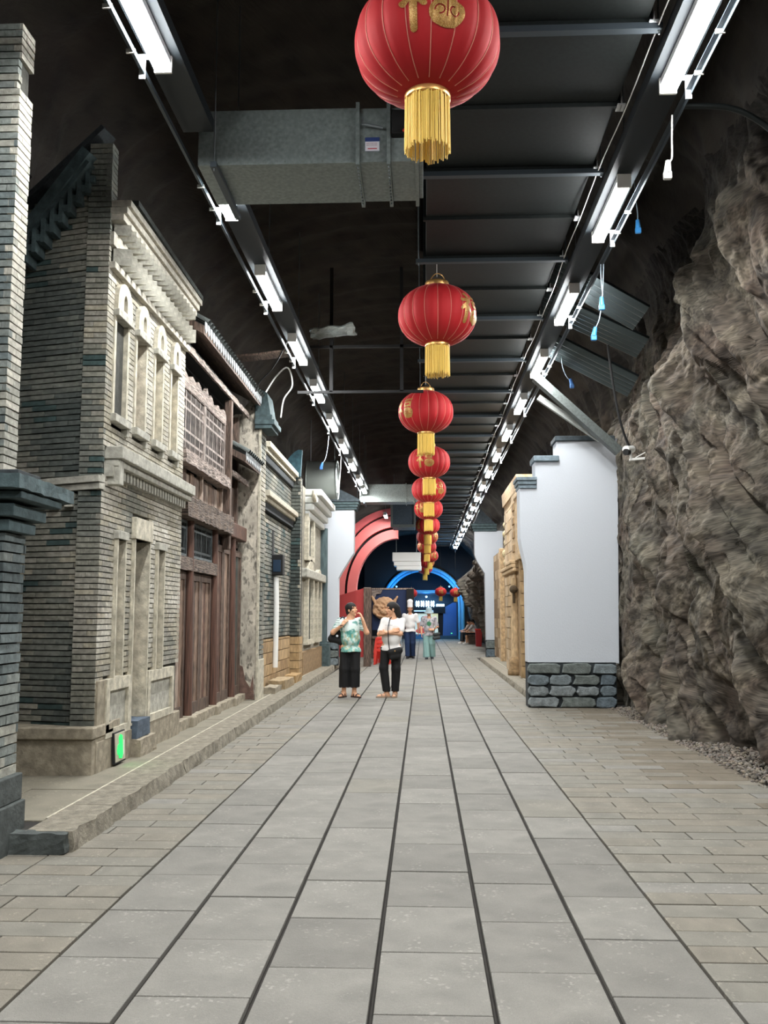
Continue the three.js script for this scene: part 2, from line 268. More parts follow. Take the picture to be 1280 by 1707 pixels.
// the cave: walls and vault are one displaced tunnel surface, cut into right wall, ceiling and left wall
const ridge = (n) => 1 - Math.abs(n);
function cave(s, z, plain) { // s: 0 right foot, 1 crown, 2 left foot
  const d = -z, far = smooth(30, 37, d), hs = lerp(4.9, 2.6, far), hc = lerp(7.6, 6.1, far), right = s < 1, t = right ? s : 2 - s;
  const near = right ? (d < 14.9 ? lerp(3.68, 3.3, smooth(8, 14, d)) : lerp(3.3, 4.0, smooth(14.9, 16.5, d))) : 3.95, w = lerp(near, right ? 3.5 : 4.3, far);
  let x, y, nx, ny;
  if (t < 0.5) { y = -0.12 + (hs + 0.12) * t / 0.5; x = w; nx = 1; ny = 0; }
  else { const a = (t - 0.5) / 0.5 * Math.PI / 2; x = w * Math.pow(Math.cos(a) + 1e-4, 0.85); y = hs + (hc - hs) * Math.pow(Math.sin(a), 0.9); nx = Math.cos(a); ny = Math.sin(a) * 0.9; }
  const k = right ? 1 : 0, up = smooth(0.5, 0.72, t), q = d - (right ? 0.55 : 0.4) * y, wob = fbm(q * 0.45, y * 0.25, 40 + 7 * k, 2);
  let h = 0;
  const big = noise3(q * 0.5 + wob * 0.5, y * 0.16, 3 + k), lobe = Math.pow(Math.abs(noise3(q * 0.72 + 0.5 * wob, y * 0.2, 7 + k)), 0.75), lobe2 = Math.pow(Math.abs(noise3(q * 1.6 + wob, y * 0.42, 57 + k)), 0.8), rib = Math.pow(ridge(noise3(q * 1.15 + wob, y * 0.3, 11)), 6), lump = fbm(d * 1.2, y * 0.55, 21, 3);
  const hole = smooth(0.35, 0.85, noise3(q * 0.85 + 5, y * 0.5, 31)), pit = smooth(0.5, 0.8, noise3(q * 3.4, y * 1.5, 77));
  const rockH = 0.04 + 0.27 * big + 0.5 * lobe + 0.24 * lobe2 + 0.09 * rib + 0.12 * lump - 0.5 * hole - 0.1 * pit;
  h = lerp(rockH, 0.14 * lump + 0.05 * ridge(noise3(d * 0.7, s * 9, 2)) + 0.03 * fbm(d * 5, s * 14, 6, 3), up);
  if (right) { h += smooth(31.6, 35, d) * (0.12 + 0.38 * Math.min(y, 3.6)) * (1 - smooth(0.5, 0.7, t)) * (1 - 0.6 * smooth(46, 52, d)); if (d > 15.5 && d < 32) h *= 0.6; if (d > 40 && y < 1.8) h = Math.min(h, 0.5 + 0.3 * y); if (d > 12.8 && d < 15.2) h = Math.min(h, lerp(h, x - 3.02, smooth(12.8, 13.8, d))); h += (0.26 * smooth(3.6, 5.2, y) * (1 - smooth(9.2, 10.8, d)) - 0.5 * smooth(3.9, 5.2, y) * smooth(9.6, 11, d)) * (1 - smooth(0.6, 0.8, t)) * (1 - smooth(14.5, 17, d)); h -= 0.16 * smooth(0.9, 0.1, y) * (1 - far); }
  else h *= 0.7;
  let px = x - nx * h, py = y - ny * h, pz = z; // finer relief is taken at the displaced point, so that it does not smear
  if (right && up < 0.9 && !plain) { const a = (1 - up) * (0.1 * fbm(px * 2.2, py * 1.5, pz * 2.2 + 50, 3) + 0.05 * fbm(px * 6, py * 4, pz * 6, 2) + (d > 6.5 && d < 15.7 ? 0.006 * fbm(px * 16, py * 16, pz * 16, 2) : 0)); px -= a * 0.75; pz += a * 0.65; if (d > 13.4 && d < 15.2) px = Math.max(px, 2.99); }
  return [(right ? 1 : -1) * px, py, pz];
}
function caveMesh(name, s0, s1, ns, z0, z1, nz, dark, even) {
  const g = new THREE.PlaneGeometry(1, 1, nz, ns), p = g.attributes.position, uv = g.attributes.uv, col = new Float32Array(p.count * 3);
  const A = new THREE.Color(), brown = new THREE.Color(0x71665a), grey = new THREE.Color(0x7a7366), redb = new THREE.Color(0x6d584c), moss = new THREE.Color(0x5f6052), pale = new THREE.Color(0x9c917d), black = new THREE.Color(dark ? 0x1b1817 : 0x332e29), upperShade = new THREE.Color(0x1b1817);
  // columns are spread evenly along the surface of each row, so that steep flanks stay finely meshed
  const K = 300, R = 14, acc = new Float32Array(K + 1), table = [];
  if (even) for (let r = 0; r <= R; r++) { const a = new Float32Array(K + 1); let o = cave(lerp(s0, s1, r / R), z0, true); for (let i = 1; i <= K; i++) { const q = cave(lerp(s0, s1, r / R), lerp(z0, z1, i / K), true); a[i] = a[i - 1] + Math.hypot(q[0] - o[0], q[1] - o[1], 0.5 * (q[2] - o[2])); o = q; } table.push(a.map((v) => v / a[K])); }
  for (let j = 0; j <= ns; j++) { if (even) { const y = j / ns * R, r = Math.min(R - 1, Math.floor(y)), t = smooth(0, 1, y - r); for (let i = 0; i <= K; i++) acc[i] = lerp(table[r][i], table[r + 1][i], t); }
  let m = 0;
  for (let i = 0; i <= nz; i++) {
    let f = i / nz; if (even) { const w = f * acc[K]; while (m < K - 1 && acc[m + 1] < w) m++; f = (m + clamp((w - acc[m]) / (acc[m + 1] - acc[m] + 1e-9))) / K; }
    const s = lerp(s0, s1, j / ns), z = lerp(z0, z1, f), k = j * (nz + 1) + i, q = cave(s, z); p.setXYZ(k, ...q); uv.setXY(k, z * 0.9 + q[0] * 1.9, dark ? s * 8 : q[1] + 0.4 * q[0]);
    const n1 = fbm(q[0] * 0.9, q[1] * 0.8, z * 0.8, 4), n2 = fbm(q[0] * 2 + 7, q[1] * 2, z * 2, 4), n3 = fbm(q[0] + 30, q[1] * 0.7, z, 3);
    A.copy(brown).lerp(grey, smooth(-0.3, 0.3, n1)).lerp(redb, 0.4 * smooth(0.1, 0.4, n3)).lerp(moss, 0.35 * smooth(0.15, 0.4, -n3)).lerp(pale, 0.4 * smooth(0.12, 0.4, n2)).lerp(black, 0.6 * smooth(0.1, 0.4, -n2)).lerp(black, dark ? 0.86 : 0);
    if (!dark) A.lerp(upperShade, 0.86 * smooth(0.5, 0.64, s)).multiplyScalar(0.46 + 0.28 * fbm(q[0] * 9, q[1] * 9, z * 9, 3) + 0.3 * noise3(q[0] * 34, q[1] * 34, z * 34) + 0.1 * (rnd() - 0.5));  // upper wall rock fades to near black: shade above the lamps painted in
    col.set([A.r, A.g, A.b], k * 3);
  } }
  g.setAttribute('color', new THREE.BufferAttribute(col, 3)); g.computeVertexNormals();
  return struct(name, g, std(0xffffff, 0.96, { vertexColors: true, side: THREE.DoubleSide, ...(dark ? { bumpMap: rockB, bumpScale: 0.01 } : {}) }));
}
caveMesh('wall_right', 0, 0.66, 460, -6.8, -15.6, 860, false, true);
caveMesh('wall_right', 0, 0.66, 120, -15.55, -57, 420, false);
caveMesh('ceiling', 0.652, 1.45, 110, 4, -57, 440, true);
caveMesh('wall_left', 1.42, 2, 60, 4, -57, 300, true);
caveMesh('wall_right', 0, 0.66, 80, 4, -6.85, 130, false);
struct('wall_back', box(-4.2, 4.2, -0.2, 7.8, 4, 4.3), M.dark);
{ // gravel between paving and rock
  const g = new THREE.IcosahedronGeometry(1, 0), gs = [], m = new THREE.Matrix4(), Q = new THREE.Quaternion();
  for (let i = 0; i < 7500; i++) {
    const z = -2 - Math.pow(rnd(), 0.85) * 12.5, x = 2.76 + Math.pow(rnd(), 1.1) * 0.66, r = rr(0.009, 0.023) * (x < 2.82 ? 0.7 : 1);
    const h = g.clone(), c = new THREE.Color().setHSL(rr(0.06, 0.11), rr(0.1, 0.24), rr(0.08, 0.27)), n = h.attributes.position.count, a = new Float32Array(n * 3); for (let k = 0; k < n; k++) a.set([c.r, c.g, c.b], 3 * k);
    h.setAttribute('color', new THREE.BufferAttribute(a, 3));
    h.applyMatrix4(m.compose(V(x, -0.012 + r * 0.5 + rr(0, 0.022) * (x - 2.76), z), Q.setFromEuler(new THREE.Euler(rr(0, 6), rr(0, 6), rr(0, 6))), V(r * rr(0.8, 1.5), r * rr(0.5, 0.8), r * rr(0.8, 1.5)))); gs.push(h);
  }
  single('gravel', gs, std(0xffffff, 0.95, { vertexColors: true, bumpMap: gritB, bumpScale: 0.003 }), 'loose brown gravel strip along the foot of the rock wall', 'gravel', null, 'stuff');
}

// ================= LIGHTS UNDER THE VAULT =================
function makeTube() {
  const t = thing('tube_light', '', 'tube light', [0, 0, 0], 'tube lights of the two ceiling rows');
  part(t, 'housing', rbox(-0.055, 0.055, 0.0, 0.06, -0.61, 0.61, 0.01), M.steelWhite);
  part(t, 'diffuser', rbox(-0.058, 0.058, -0.055, 0.0, -0.59, 0.59, 0.024), M.tube);
  for (const s of [-1, 1]) part(t, 'end_cap', rbox(-0.06, 0.06, -0.058, 0.062, s * 0.6 - 0.012, s * 0.6 + 0.012, 0.004), M.plasticWhite);
  const l = new THREE.RectAreaLight(TUBE_COLOR, TUBE_POWER, 0.11, 1.17); l.rotation.x = -Math.PI / 2; l.position.y = -0.06; t.add(l);
  return t;
}
const ordinals = ['nearest', 'second', 'third', 'fourth', 'fifth', 'sixth', 'seventh', 'eighth', 'ninth', 'tenth', 'eleventh', 'twelfth', 'thirteenth', 'fourteenth', 'fifteenth', 'sixteenth', 'seventeenth', 'eighteenth', 'nineteenth', 'twentieth', 'twenty-first'];
const tubeProto = makeTube(); let tubesMade = 0;
function tubeAt(x, z, label, group, len = 1) {
  const t = tubesMade++ ? tubeProto.clone() : tubeProto; if (t !== tubeProto) { t.name = numbered('tube_light'); scene.add(t); }
  t.position.set(x, 5.1, z); baseOf.set(t, V(0, 0, 0)); t.userData = { label, category: 'tube light', group }; if (len !== 1) t.scale.z = len; return t;
}
// tray above the tubes, thin side rail with a bracket at the end of each tube
function lightRow(x, side, ends, zEnd, name) {
  const tray = thing('cable_tray', `long grey steel cable tray above the ${name} row of tube lights`, 'cable tray', [x, 5.24, -3]);
  const trayEnd = side < 0 ? -27.8 : -53.5;
  for (const [z0, z1] of side < 0 ? [[2.5, -6.85], [-7.75, trayEnd]] : [[2.5, trayEnd]]) {
    part(tray, 'channel', ext([[x - 0.12, 5.26], [x - 0.12, 5.162], [x + 0.12, 5.162], [x + 0.12, 5.26], [x + 0.113, 5.26], [x + 0.113, 5.17], [x - 0.113, 5.17], [x - 0.113, 5.26]], z1, z0), std(0x22292e, 0.6, { metalness: 0.3 }));
  }
  for (let z = 0; z > trayEnd; z -= 2.62) { if (side < 0 && z < -6.5 && z > -8) continue; part(tray, 'hanger_rod', cyl(V(x + side * 0.05, 5.2, z), V(x + side * 0.05, 7.0, z), 0.006), M.rod); }
  const rx = x + side * 0.14, rail = thing('mounting_rail', `thin angle iron rail beside the ${name} row of tube lights`, 'rail', [rx, 5.05, -3]);
  part(rail, 'angle_iron', ext([[rx - 0.02, 5.07], [rx + 0.02, 5.07], [rx + 0.02, 5.03], [rx + 0.015, 5.03], [rx + 0.015, 5.065], [rx - 0.02, 5.065]], trayEnd, 2.5), M.steel);
  ends.forEach((e, i) => {
    const z = -e + 0.02;
    part(rail, 'bracket', [rbox(Math.min(x, rx + side * 0.03), Math.max(x, rx + side * 0.03), 5.15, 5.165, z - 0.025, z + 0.025, 0.003), rbox(rx - side * 0.0 - 0.022, rx + 0.022, 5.0, 5.165, z - 0.004, z + 0.004, 0.002), rbox(x - 0.03, x + 0.03, 5.15, 5.161, z - 0.02, z + 0.02, 0.003)], M.steelWhite);
    if (e > 5 && e < 16) for (const dz of [0.25, 0.7]) part(rail, 'cable_clip', rbox(rx - 0.03, rx + 0.03, 5.025, 5.055, z + dz - 0.006, z + dz + 0.006, 0.002), M.plasticWhite);
  });
  return rail;
}
const leftEnds = [-1.63, 0.97, 3.6, 5.87, 10.84, 13.3, 15.75, 18.3, 20.85, 23.4, 26.0, 27.9], rightEnds = [...Array(24)].map((_, i) => 6.27 + (i - 3) * 2.64);
lightRow(-1.74, -1, [...leftEnds, 8.24], 0, 'left'); lightRow(1.74, 1, rightEnds, 0, 'right');
let li = 0, ri = 0;
for (const e of leftEnds) tubeAt(-1.74, -e + 0.61, e < 5 ? `white tube light of the left row overhead, ${e < 0 ? 'third' : e < 2 ? 'second' : 'first'} one cut off above the frame` : `white tube light, ${ordinals[e > 7 ? ++li : (li = 0)]} along the left row that is in view from the front`, e < 5 ? 'tube lights above the camera' : 'tube lights of the left row');
tubeAt(-1.76, -8.24 + 0.25, 'short glowing end of the tube light tucked behind the near branch duct', 'tube lights of the left row', 0.41);
for (const e of rightEnds) if (e < 53) tubeAt(1.74, -e + 0.61, e < 5 ? `white tube light of the right row overhead, ${e < 0 ? 'third' : e < 2 ? 'second' : 'first'} one cut off above the frame` : `white tube light, ${ordinals[ri++]} along the right row that is in view from the front`, e < 5 ? 'tube lights above the camera' : 'tube lights of the right row');
for (const [x, z, s] of [[-1.38, -34.6, 'upper'], [-1.33, -38.2, 'middle'], [-1.38, -42.2, 'lower']]) { const t = tubeAt(x, z, `white tube light, ${s} of the three before the pink arch`, 'tube lights before the pink arch'); part(t, 'hanger_rod', cyl(V(0, 0.05, 0), V(0, 1.6, 0), 0.006), M.rod); }

// ---------- ducts
{
  const d = thing('air_duct', 'long dark galvanized air duct running down the middle of the ceiling', 'duct', [0.78, 5.3, -6]);
  for (let z = 2.23, i = 0; z > -52.5; z -= 1.005, i++) {
    part(d, 'duct_section', rbox(0.05, 1.5, 5.3, 5.74, z - 0.98, z - 0.02, 0.004), M.zincDark);
    part(d, 'flange', ext(rect(0.02, 1.53, 5.268, 5.77), z - 0.018, z + 0.018, 'xy', [rect(0.055, 1.495, 5.305, 5.735)]), M.zincDark);
    if (i % 2 === 0) { part(d, 'support_bar', box(-0.06, 1.59, 5.225, 5.268, z - 0.03, z + 0.03), M.steel); for (const x of [-0.03, 1.57]) part(d, 'hanger_rod', cyl(V(x, 5.2, z), V(x, 6.9, z), 0.006), M.rod); }
    part(d, 'corner_clip', [box(1.5, 1.56, 5.262, 5.274, z - 0.05, z + 0.05), box(1.53, 1.536, 5.262, 5.33, z - 0.05, z + 0.05)], M.steelWhite);
  }
  part(d, 'edge_wire', tube([...Array(60)].map((_, i) => V(1.55 + 0.012 * Math.sin(i), 5.25 - 0.03 * (i % 2), 2 - i * 0.97)), 0.005, 240, 5), M.plasticWhite);
}
function branchDuct(z0, z1, xl, y0, y1, label, near) {
  const mat = near ? M.zinc : M.zincPale, d = thing('branch_duct', label, 'duct', [-0.9, y0, (z0 + z1) / 2]), xf = near ? -0.5 : -0.5;
  part(d, 'duct_body', rbox(xl, xf - 0.012, y0, y1, z1, z0, 0.006), mat);
  const ring = (x, w = 0.03) => part(d, 'flange', ext(rect(z1 - 0.03, z0 + 0.03, y0 - 0.03, y1 + 0.03), x - w / 2, x + w / 2, 'zy', [rect(z1 + 0.004, z0 - 0.004, y0 + 0.004, y1 - 0.004)]), mat);
  ring(xf); part(d, 'damper', rbox(xf + 0.012, -0.27, y0 + 0.005, y1 - 0.005, z1 + 0.005, z0 - 0.005, 0.004), mat); ring(-0.255);
  part(d, 'fire_damper', rbox(-0.24, -0.04, y0 + 0.005, y1 - 0.005, z1 + 0.005, z0 - 0.005, 0.004), mat); ring(-0.03);
  part(d, 'neck', rbox(-0.014, 0.018, y0 + 0.02, y1 - 0.02, z1 + 0.02, z0 - 0.02, 0.004), mat);
  part(d, 'support_bar', box(xl + 0.12, xl + 0.17, y0 - 0.05, y0 - 0.006, z1 - 0.2, z0 + 0.08), M.steel);
  for (const z of [z0 + 0.05, z1 - 0.12]) part(d, 'hanger_rod', cyl(V(xl + 0.145, y0 - 0.07, z), V(xl + 0.145, 6.9, z), 0.006), M.rod);
  if (near) {
    part(d, 'rivet', [...Array(9)].map((_, i) => new THREE.SphereGeometry(0.006, 6, 4).translate(xl + 0.1 + i * 0.15, y0 + 0.02, z0 + 0.002)), M.zincPale, { kind: 'stuff' });
    const ca = document.createElement('canvas'); ca.width = 128; ca.height = 128; const c = ca.getContext('2d'); c.fillStyle = '#b9c6d8'; c.fillRect(0, 0, 128, 128); c.fillStyle = '#2c3f78'; c.fillRect(0, 0, 128, 38); c.fillStyle = '#e9e4ec'; c.fillRect(4, 42, 120, 82); c.fillStyle = '#8a5470';
    for (const y of [54, 70]) for (let x = 12; x < 108; x += 14) c.fillRect(x, y, 9 + (x * 7) % 5, 4); c.fillStyle = '#c23a4a'; c.fillRect(24, 100, 82, 9);
    const t = new THREE.CanvasTexture(ca); t.colorSpace = THREE.SRGBColorSpace;
    part(d, 'maker_plate', new THREE.BoxGeometry(0.115, 0.115, 0.004).translate(-0.385, y0 + 0.15, z0 + 0.0), std(0xffffff, 0.5, { map: t }), { label: 'small pale plate with a blue band' });
    part(d, 'damper_handle', [cyl(V(-0.46, y0 + 0.36, z0 + 0.02), V(-0.46, y0 + 0.29, z0 + 0.05), 0.008), cyl(V(-0.46, y0 + 0.3, z0 + 0.04), V(-0.3, y0 + 0.27, z0 + 0.03), 0.012)], M.rod);
    part(d, 'actuator', [rbox(-0.23, -0.12, y0 + 0.2, y0 + 0.4, z0 - 0.01, z0 + 0.07, 0.01), rbox(-0.14, -0.1, y0 + 0.22, y0 + 0.26, z0 + 0.02, z0 + 0.09, 0.01)], M.black);
    part(d, 'actuator_knob', new THREE.SphereGeometry(0.014, 10, 8).translate(-0.13, y0 + 0.215, z0 + 0.085), M.redPlastic);
    for (const x of [xf, -0.255]) for (let i = 0; i < 12; i++) part(d, 'bolt', cyl(V(x, y0 - 0.045, z1 + 0.05 + i * 0.06), V(x, y0 - 0.015, z1 + 0.05 + i * 0.06), 0.008, 6), M.rod);
  }
  return d;
}
branchDuct(-7.0, -7.72, -1.78, 4.96, 5.42, 'near galvanized branch duct with damper joining the main duct overhead', true);
branchDuct(-28.2, -28.9, -1.93, 4.83, 5.38, 'pale greenish branch duct far along the left light row', false);
{
  const p = thing('ceiling_plenum', 'blue grey box plenum hanging beyond the far branch duct', 'duct', [-0.55, 4.45, -36]);
  part(p, 'plenum_body', rbox(-1.12, -0.28, 4.62, 5.5, -35.5, -33.6, 0.02), std(0x5c6f80, 0.6, { map: zincT }));
  part(p, 'plenum_rim', ext(rect(-1.16, -0.25, 4.56, 5.54), -33.62, -33.56, 'xy', [rect(-1.08, -0.32, 4.66, 5.46)]), M.zinc);
  for (const [x, z] of [[-1.05, -34], [-0.4, -35]]) part(p, 'hanger_rod', cyl(V(x, 5.4, z), V(x, 6.6, z), 0.008), M.rod);
}
{
  const p = thing('ceiling_unit', 'white stepped ceiling unit before the blue arch', 'air unit', [-0.76, 3.56, -45.5]);
  part(p, 'upper_tier', rbox(-1.47, -0.1, 3.98, 4.41, -46.2, -45, 0.02), M.plasticWhite); part(p, 'middle_tier', rbox(-1.4, -0.08, 3.76, 3.97, -46.1, -44.98, 0.02), M.plasticWhite); part(p, 'lower_tier', rbox(-1.27, -0.06, 3.56, 3.75, -46, -44.96, 0.02), M.plasticWhite);
  for (const x of [-1.3, -0.3]) part(p, 'hanger_rod', cyl(V(x, 4.4, -45.6), V(x, 6.0, -45.6), 0.01), M.rod);
}
// ---------- lanterns
{
  const gores = 18, puff = (th) => 1 - 0.035 * Math.pow(Math.abs(Math.cos(th * gores / 2)), 6), prof = (t) => { const a = lerp(-1, 1, t); return [0.4 * Math.sqrt(Math.max(0.0, 1 - Math.pow(Math.abs(a) * 0.955, 2.25))), 0.3 * a]; };
  const bodyAt = (t, th, e = 0) => { const [r, y] = prof(t), q = (r + e) * (r > 0.13 ? puff(th) : 1); return V(q * Math.cos(th), y, q * Math.sin(th)); };
  const L = thing('red_lantern', '', 'lantern', [0, 0, 0]);
  const g = new THREE.PlaneGeometry(1, 1, gores * 8, 40), p = g.attributes.position, uv = g.attributes.uv;
  for (let i = 0; i < p.count; i++) { const u = uv.getX(i), v = uv.getY(i), q = bodyAt(v, u * tau); p.setXYZ(i, q.x, q.y, q.z); uv.setXY(i, u * 8, v * 2.5); }
  g.computeVertexNormals(); part(L, 'shade', g, M.velvet);
  for (let k = 0; k < gores; k++) { const th = (k + 0.0) / gores * tau; part(L, 'seam', tube([...Array(15)].map((_, i) => bodyAt(lerp(0.02, 0.98, i / 14), th, 0.002)), 0.0028, 28, 5), std(0xd98f7a, 0.6)); }
  const lathe = (pts) => new THREE.LatheGeometry(pts.map(([r, y]) => new THREE.Vector2(r, y)), 40);
  part(L, 'top_ring', lathe([[0.1, 0.28], [0.122, 0.29], [0.122, 0.345], [0.115, 0.355], [0.105, 0.345], [0.1, 0.28]]), M.gold);
  part(L, 'bottom_ring', lathe([[0.1, -0.28], [0.126, -0.285], [0.126, -0.325], [0.118, -0.335], [0.105, -0.325], [0.1, -0.28]]), M.gold);
  part(L, 'top_disc', new THREE.CylinderGeometry(0.112, 0.112, 0.01, 32).translate(0, 0.3, 0), M.red);
  const strands = []; for (let i = 0; i < 110; i++) { const a = i / 110 * tau, r = rr(0.112, 0.122), l = rr(0.28, 0.315), b = a + rr(-0.03, 0.03); strands.push(cyl(V(r * Math.cos(a), -0.32, r * Math.sin(a)), V(r * 1.03 * Math.cos(b), -0.32 - l, r * 1.03 * Math.sin(b)), 0.0032, 5)); }
  part(L, 'tassel', strands, M.goldThread, { kind: 'stuff' });
  part(L, 'hook', tube([V(-0.1, 0.35, 0), V(-0.06, 0.42, 0), V(0, 0.45, 0), V(0.06, 0.42, 0), V(0.1, 0.35, 0)], 0.005, 20, 6), M.gold);
  // the gold glitter character, printed on a patch that hugs the shade
  const ca = document.createElement('canvas'); ca.width = ca.height = 256; const c = ca.getContext('2d'); c.fillStyle = '#000'; c.fillRect(0, 0, 256, 256); c.strokeStyle = '#fff'; c.fillStyle = '#fff'; c.lineCap = c.lineJoin = 'round';
  const st = (w, ...pts) => { c.lineWidth = w; c.beginPath(); c.moveTo(...pts[0]); for (const q of pts.slice(1)) c.lineTo(...q); c.stroke(); };
  st(24, [62, 24], [78, 42]); st(24, [28, 72], [98, 66], [30, 138]); st(28, [68, 110], [66, 226]); st(24, [82, 122], [102, 144]); // left radical
  st(20, [134, 34], [226, 30]); st(18, [144, 64], [216, 62], [210, 98], [150, 100], [144, 64]); // one, mouth
  c.beginPath(); c.ellipse(182, 172, 62, 56, 0, 0, tau); c.fill(); c.globalCompositeOperation = 'destination-out'; c.fillStyle = c.strokeStyle = '#000'; // field, drawn as a round peach with two swirls
  c.globalCompositeOperation = 'source-over'; st(5, [182, 122], [182, 190]); c.lineWidth = 5; for (const s of [-1, 1]) { c.beginPath(); c.arc(182 + s * 26, 168, 16, s > 0 ? 0 : Math.PI, s > 0 ? Math.PI * 1.5 : Math.PI * 2.5, false); c.stroke(); }
  const at = new THREE.CanvasTexture(ca); at.magFilter = THREE.LinearFilter;
  const glit = tex(256, 256, () => { const s = rnd(); return s > 0.9 ? [0.95, 0.86, 0.6] : s > 0.5 ? [0.75, 0.56, 0.28] : [0.55, 0.38, 0.17]; }, true, 1);
  const gm = std(0xffffff, 0.45, { metalness: 0.35, map: glit, alphaMap: at, alphaTest: 0.5, side: THREE.DoubleSide });
  const patch = (a0) => { const g = new THREE.PlaneGeometry(1, 1, 40, 24), p = g.attributes.position, uv = g.attributes.uv; for (let i = 0; i < p.count; i++) { const u = uv.getX(i), v = uv.getY(i), q = bodyAt(lerp(0.2, 0.78, v), a0 - (u - 0.5) * 1.0, 0.005); p.setXYZ(i, q.x, q.y, q.z); } g.computeVertexNormals(); return g; };
  for (const a of [0, Math.PI]) part(L, 'gold_character', patch(a), gm, { label: 'gold glitter character' });
  // [x, y, z, turn of the character from the camera]
  const list = [[0.04, 4.74, -5.15, 0.05], [0.17, 4.66, -9.92, 1.05], [0.06, 4.54, -14.25, -0.95], [0.14, 4.5, -18.79, -0.22], [0.16, 4.5, -22.96, 0.6], [0.18, 4.56, -27.7, -0.7], [0.18, 4.53, -32.63, 2], [0.19, 4.52, -37.2, 1], [0.19, 4.45, -41.8, 2.2], [0.36, 4.36, -46.9, 0.5], [0.2, 4.22, -50, 1.3], [0.12, 4.0, -52.2, 2]];
  const say = ['nearest red silk lantern, its top cut by the frame', 'second red lantern of the row with its gold character at the right edge', 'third red lantern of the row with its gold character at the left edge', 'fourth red lantern of the row with the gold character facing the street'];
  list.forEach(([x, y, z, a], i) => {
    const o = i ? L.clone() : L; if (i) { o.name = numbered('red_lantern'); scene.add(o); }
    o.position.set(x, y, z); if (!i) o.scale.setScalar(1.07); o.rotation.y = Math.PI / 2 * -1 + a; o.userData = { label: say[i] || `${ordinals[i]} red lantern along the ceiling row, mostly hidden by lanterns before it`, category: 'lantern', group: 'red lanterns along the ceiling duct' };
  });
  list.forEach(([x, y, z], i) => single('lantern_cord', cyl(V(x, y + 0.445, z), V(x, x > 0.05 ? 5.3 : 5.23, z), 0.004, 6), M.plasticWhite, `thin cord holding the ${i ? ordinals[i] : 'nearest'} red lantern under the duct`, 'cord', 'lantern cords'));
  [[2.4, 2.62, -51.5, 'right'], [0.98, 2.66, -51.5, 'left'], [-0.62, 2.55, -50.2, 'far left']].forEach(([x, y, z, w]) => { const o = L.clone(); o.name = numbered('red_lantern'); o.scale.setScalar(0.8); o.position.set(x === 2.4 ? 1.8 : x, y, z); scene.add(o); o.userData = { label: `small dim red lantern hanging low before the blue shop, ${w} of three`, category: 'lantern', group: 'lanterns before the blue shop' }; single('lantern_cord', cyl(V(o.position.x, y + 0.36, z), V(o.position.x, 6.06, z), 0.006, 6), M.black, `black cord of the ${w} small lantern before the blue shop`, 'cord', 'cords before the blue shop'); });
}

// ================= LEFT SIDE =================
const XP = V(1, 0, 0), ZM = V(0, 0, -1), ZP = V(0, 0, 1);
const inRects = (list) => (u, v) => !list.some(([a, b, c, d]) => u > a && u < b && v > c && v < d);
// ---- brick fin wall at the left edge of the frame
{
  const t = thing('brick_fin_wall', 'tall grey brick fin wall with a stepped slate ledge at the left edge of the frame', 'wall', [-2.9, 0, -5.6]);
  part(t, 'core', [box(-3.5, -2.525, 0, 2.0, -5.74, -5.5), box(-3.5, -2.555, 2.2, 5.16, -5.62, -5.5)], M.mortar);
  part(t, 'base_stone', [rbox(-3.5, -2.44, -0.02, 0.28, -5.77, -5.42, 0.01), rbox(-3.5, -2.46, 0.28, 0.44, -5.76, -5.44, 0.01)], M.slate);
  const set = new Pieces(t, 'brick', 'bricks', [0x4b5557, 0x5f6a6b, 0x747f7f, 0x8f9691, 0xb5b4a8, 0xd4d0c2].map((c) => stone(c)));
  const tf = (u, v) => tl(u, v) - 1.1, tl = (u, v) => (v < 2 ? 2.6 : 3.6) + 2.4 * fbm(u * 2, v * 0.8, 70, 3) + rr(-0.6, 0.6);  // camera face toned darker than street face: light and shade put into brick colour
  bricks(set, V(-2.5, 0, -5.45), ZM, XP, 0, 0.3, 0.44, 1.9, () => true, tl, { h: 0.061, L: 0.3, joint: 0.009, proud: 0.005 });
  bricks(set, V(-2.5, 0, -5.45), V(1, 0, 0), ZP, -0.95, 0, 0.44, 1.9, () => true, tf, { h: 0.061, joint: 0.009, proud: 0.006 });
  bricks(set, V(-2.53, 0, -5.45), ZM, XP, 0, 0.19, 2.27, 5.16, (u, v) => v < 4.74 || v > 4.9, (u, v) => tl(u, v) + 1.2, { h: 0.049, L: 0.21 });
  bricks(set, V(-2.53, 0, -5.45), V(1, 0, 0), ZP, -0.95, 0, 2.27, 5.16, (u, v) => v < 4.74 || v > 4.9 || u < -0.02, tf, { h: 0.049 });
  set.flush();
  part(t, 'corbel', rbox(-3.5, -2.46, 1.9, 1.97, -5.8, -5.42, 0.006), M.tealStone); part(t, 'corbel', rbox(-3.5, -2.42, 1.985, 2.06, -5.86, -5.38, 0.006), M.tealStone); part(t, 'corbel', rbox(-3.5, -2.36, 2.085, 2.13, -5.96, -5.34, 0.006), M.tealStone);
  part(t, 'ledge_slab', rough(tri(new THREE.BoxGeometry(1.24, 0.085, 0.84, 20, 2, 14).translate(-2.96, 2.18, -5.68)), 0.006, 8), M.tealStone); part(t, 'ledge_step', rbox(-3.5, -2.42, 2.222, 2.27, -5.75, -5.42, 0.006), M.darkStone);
}
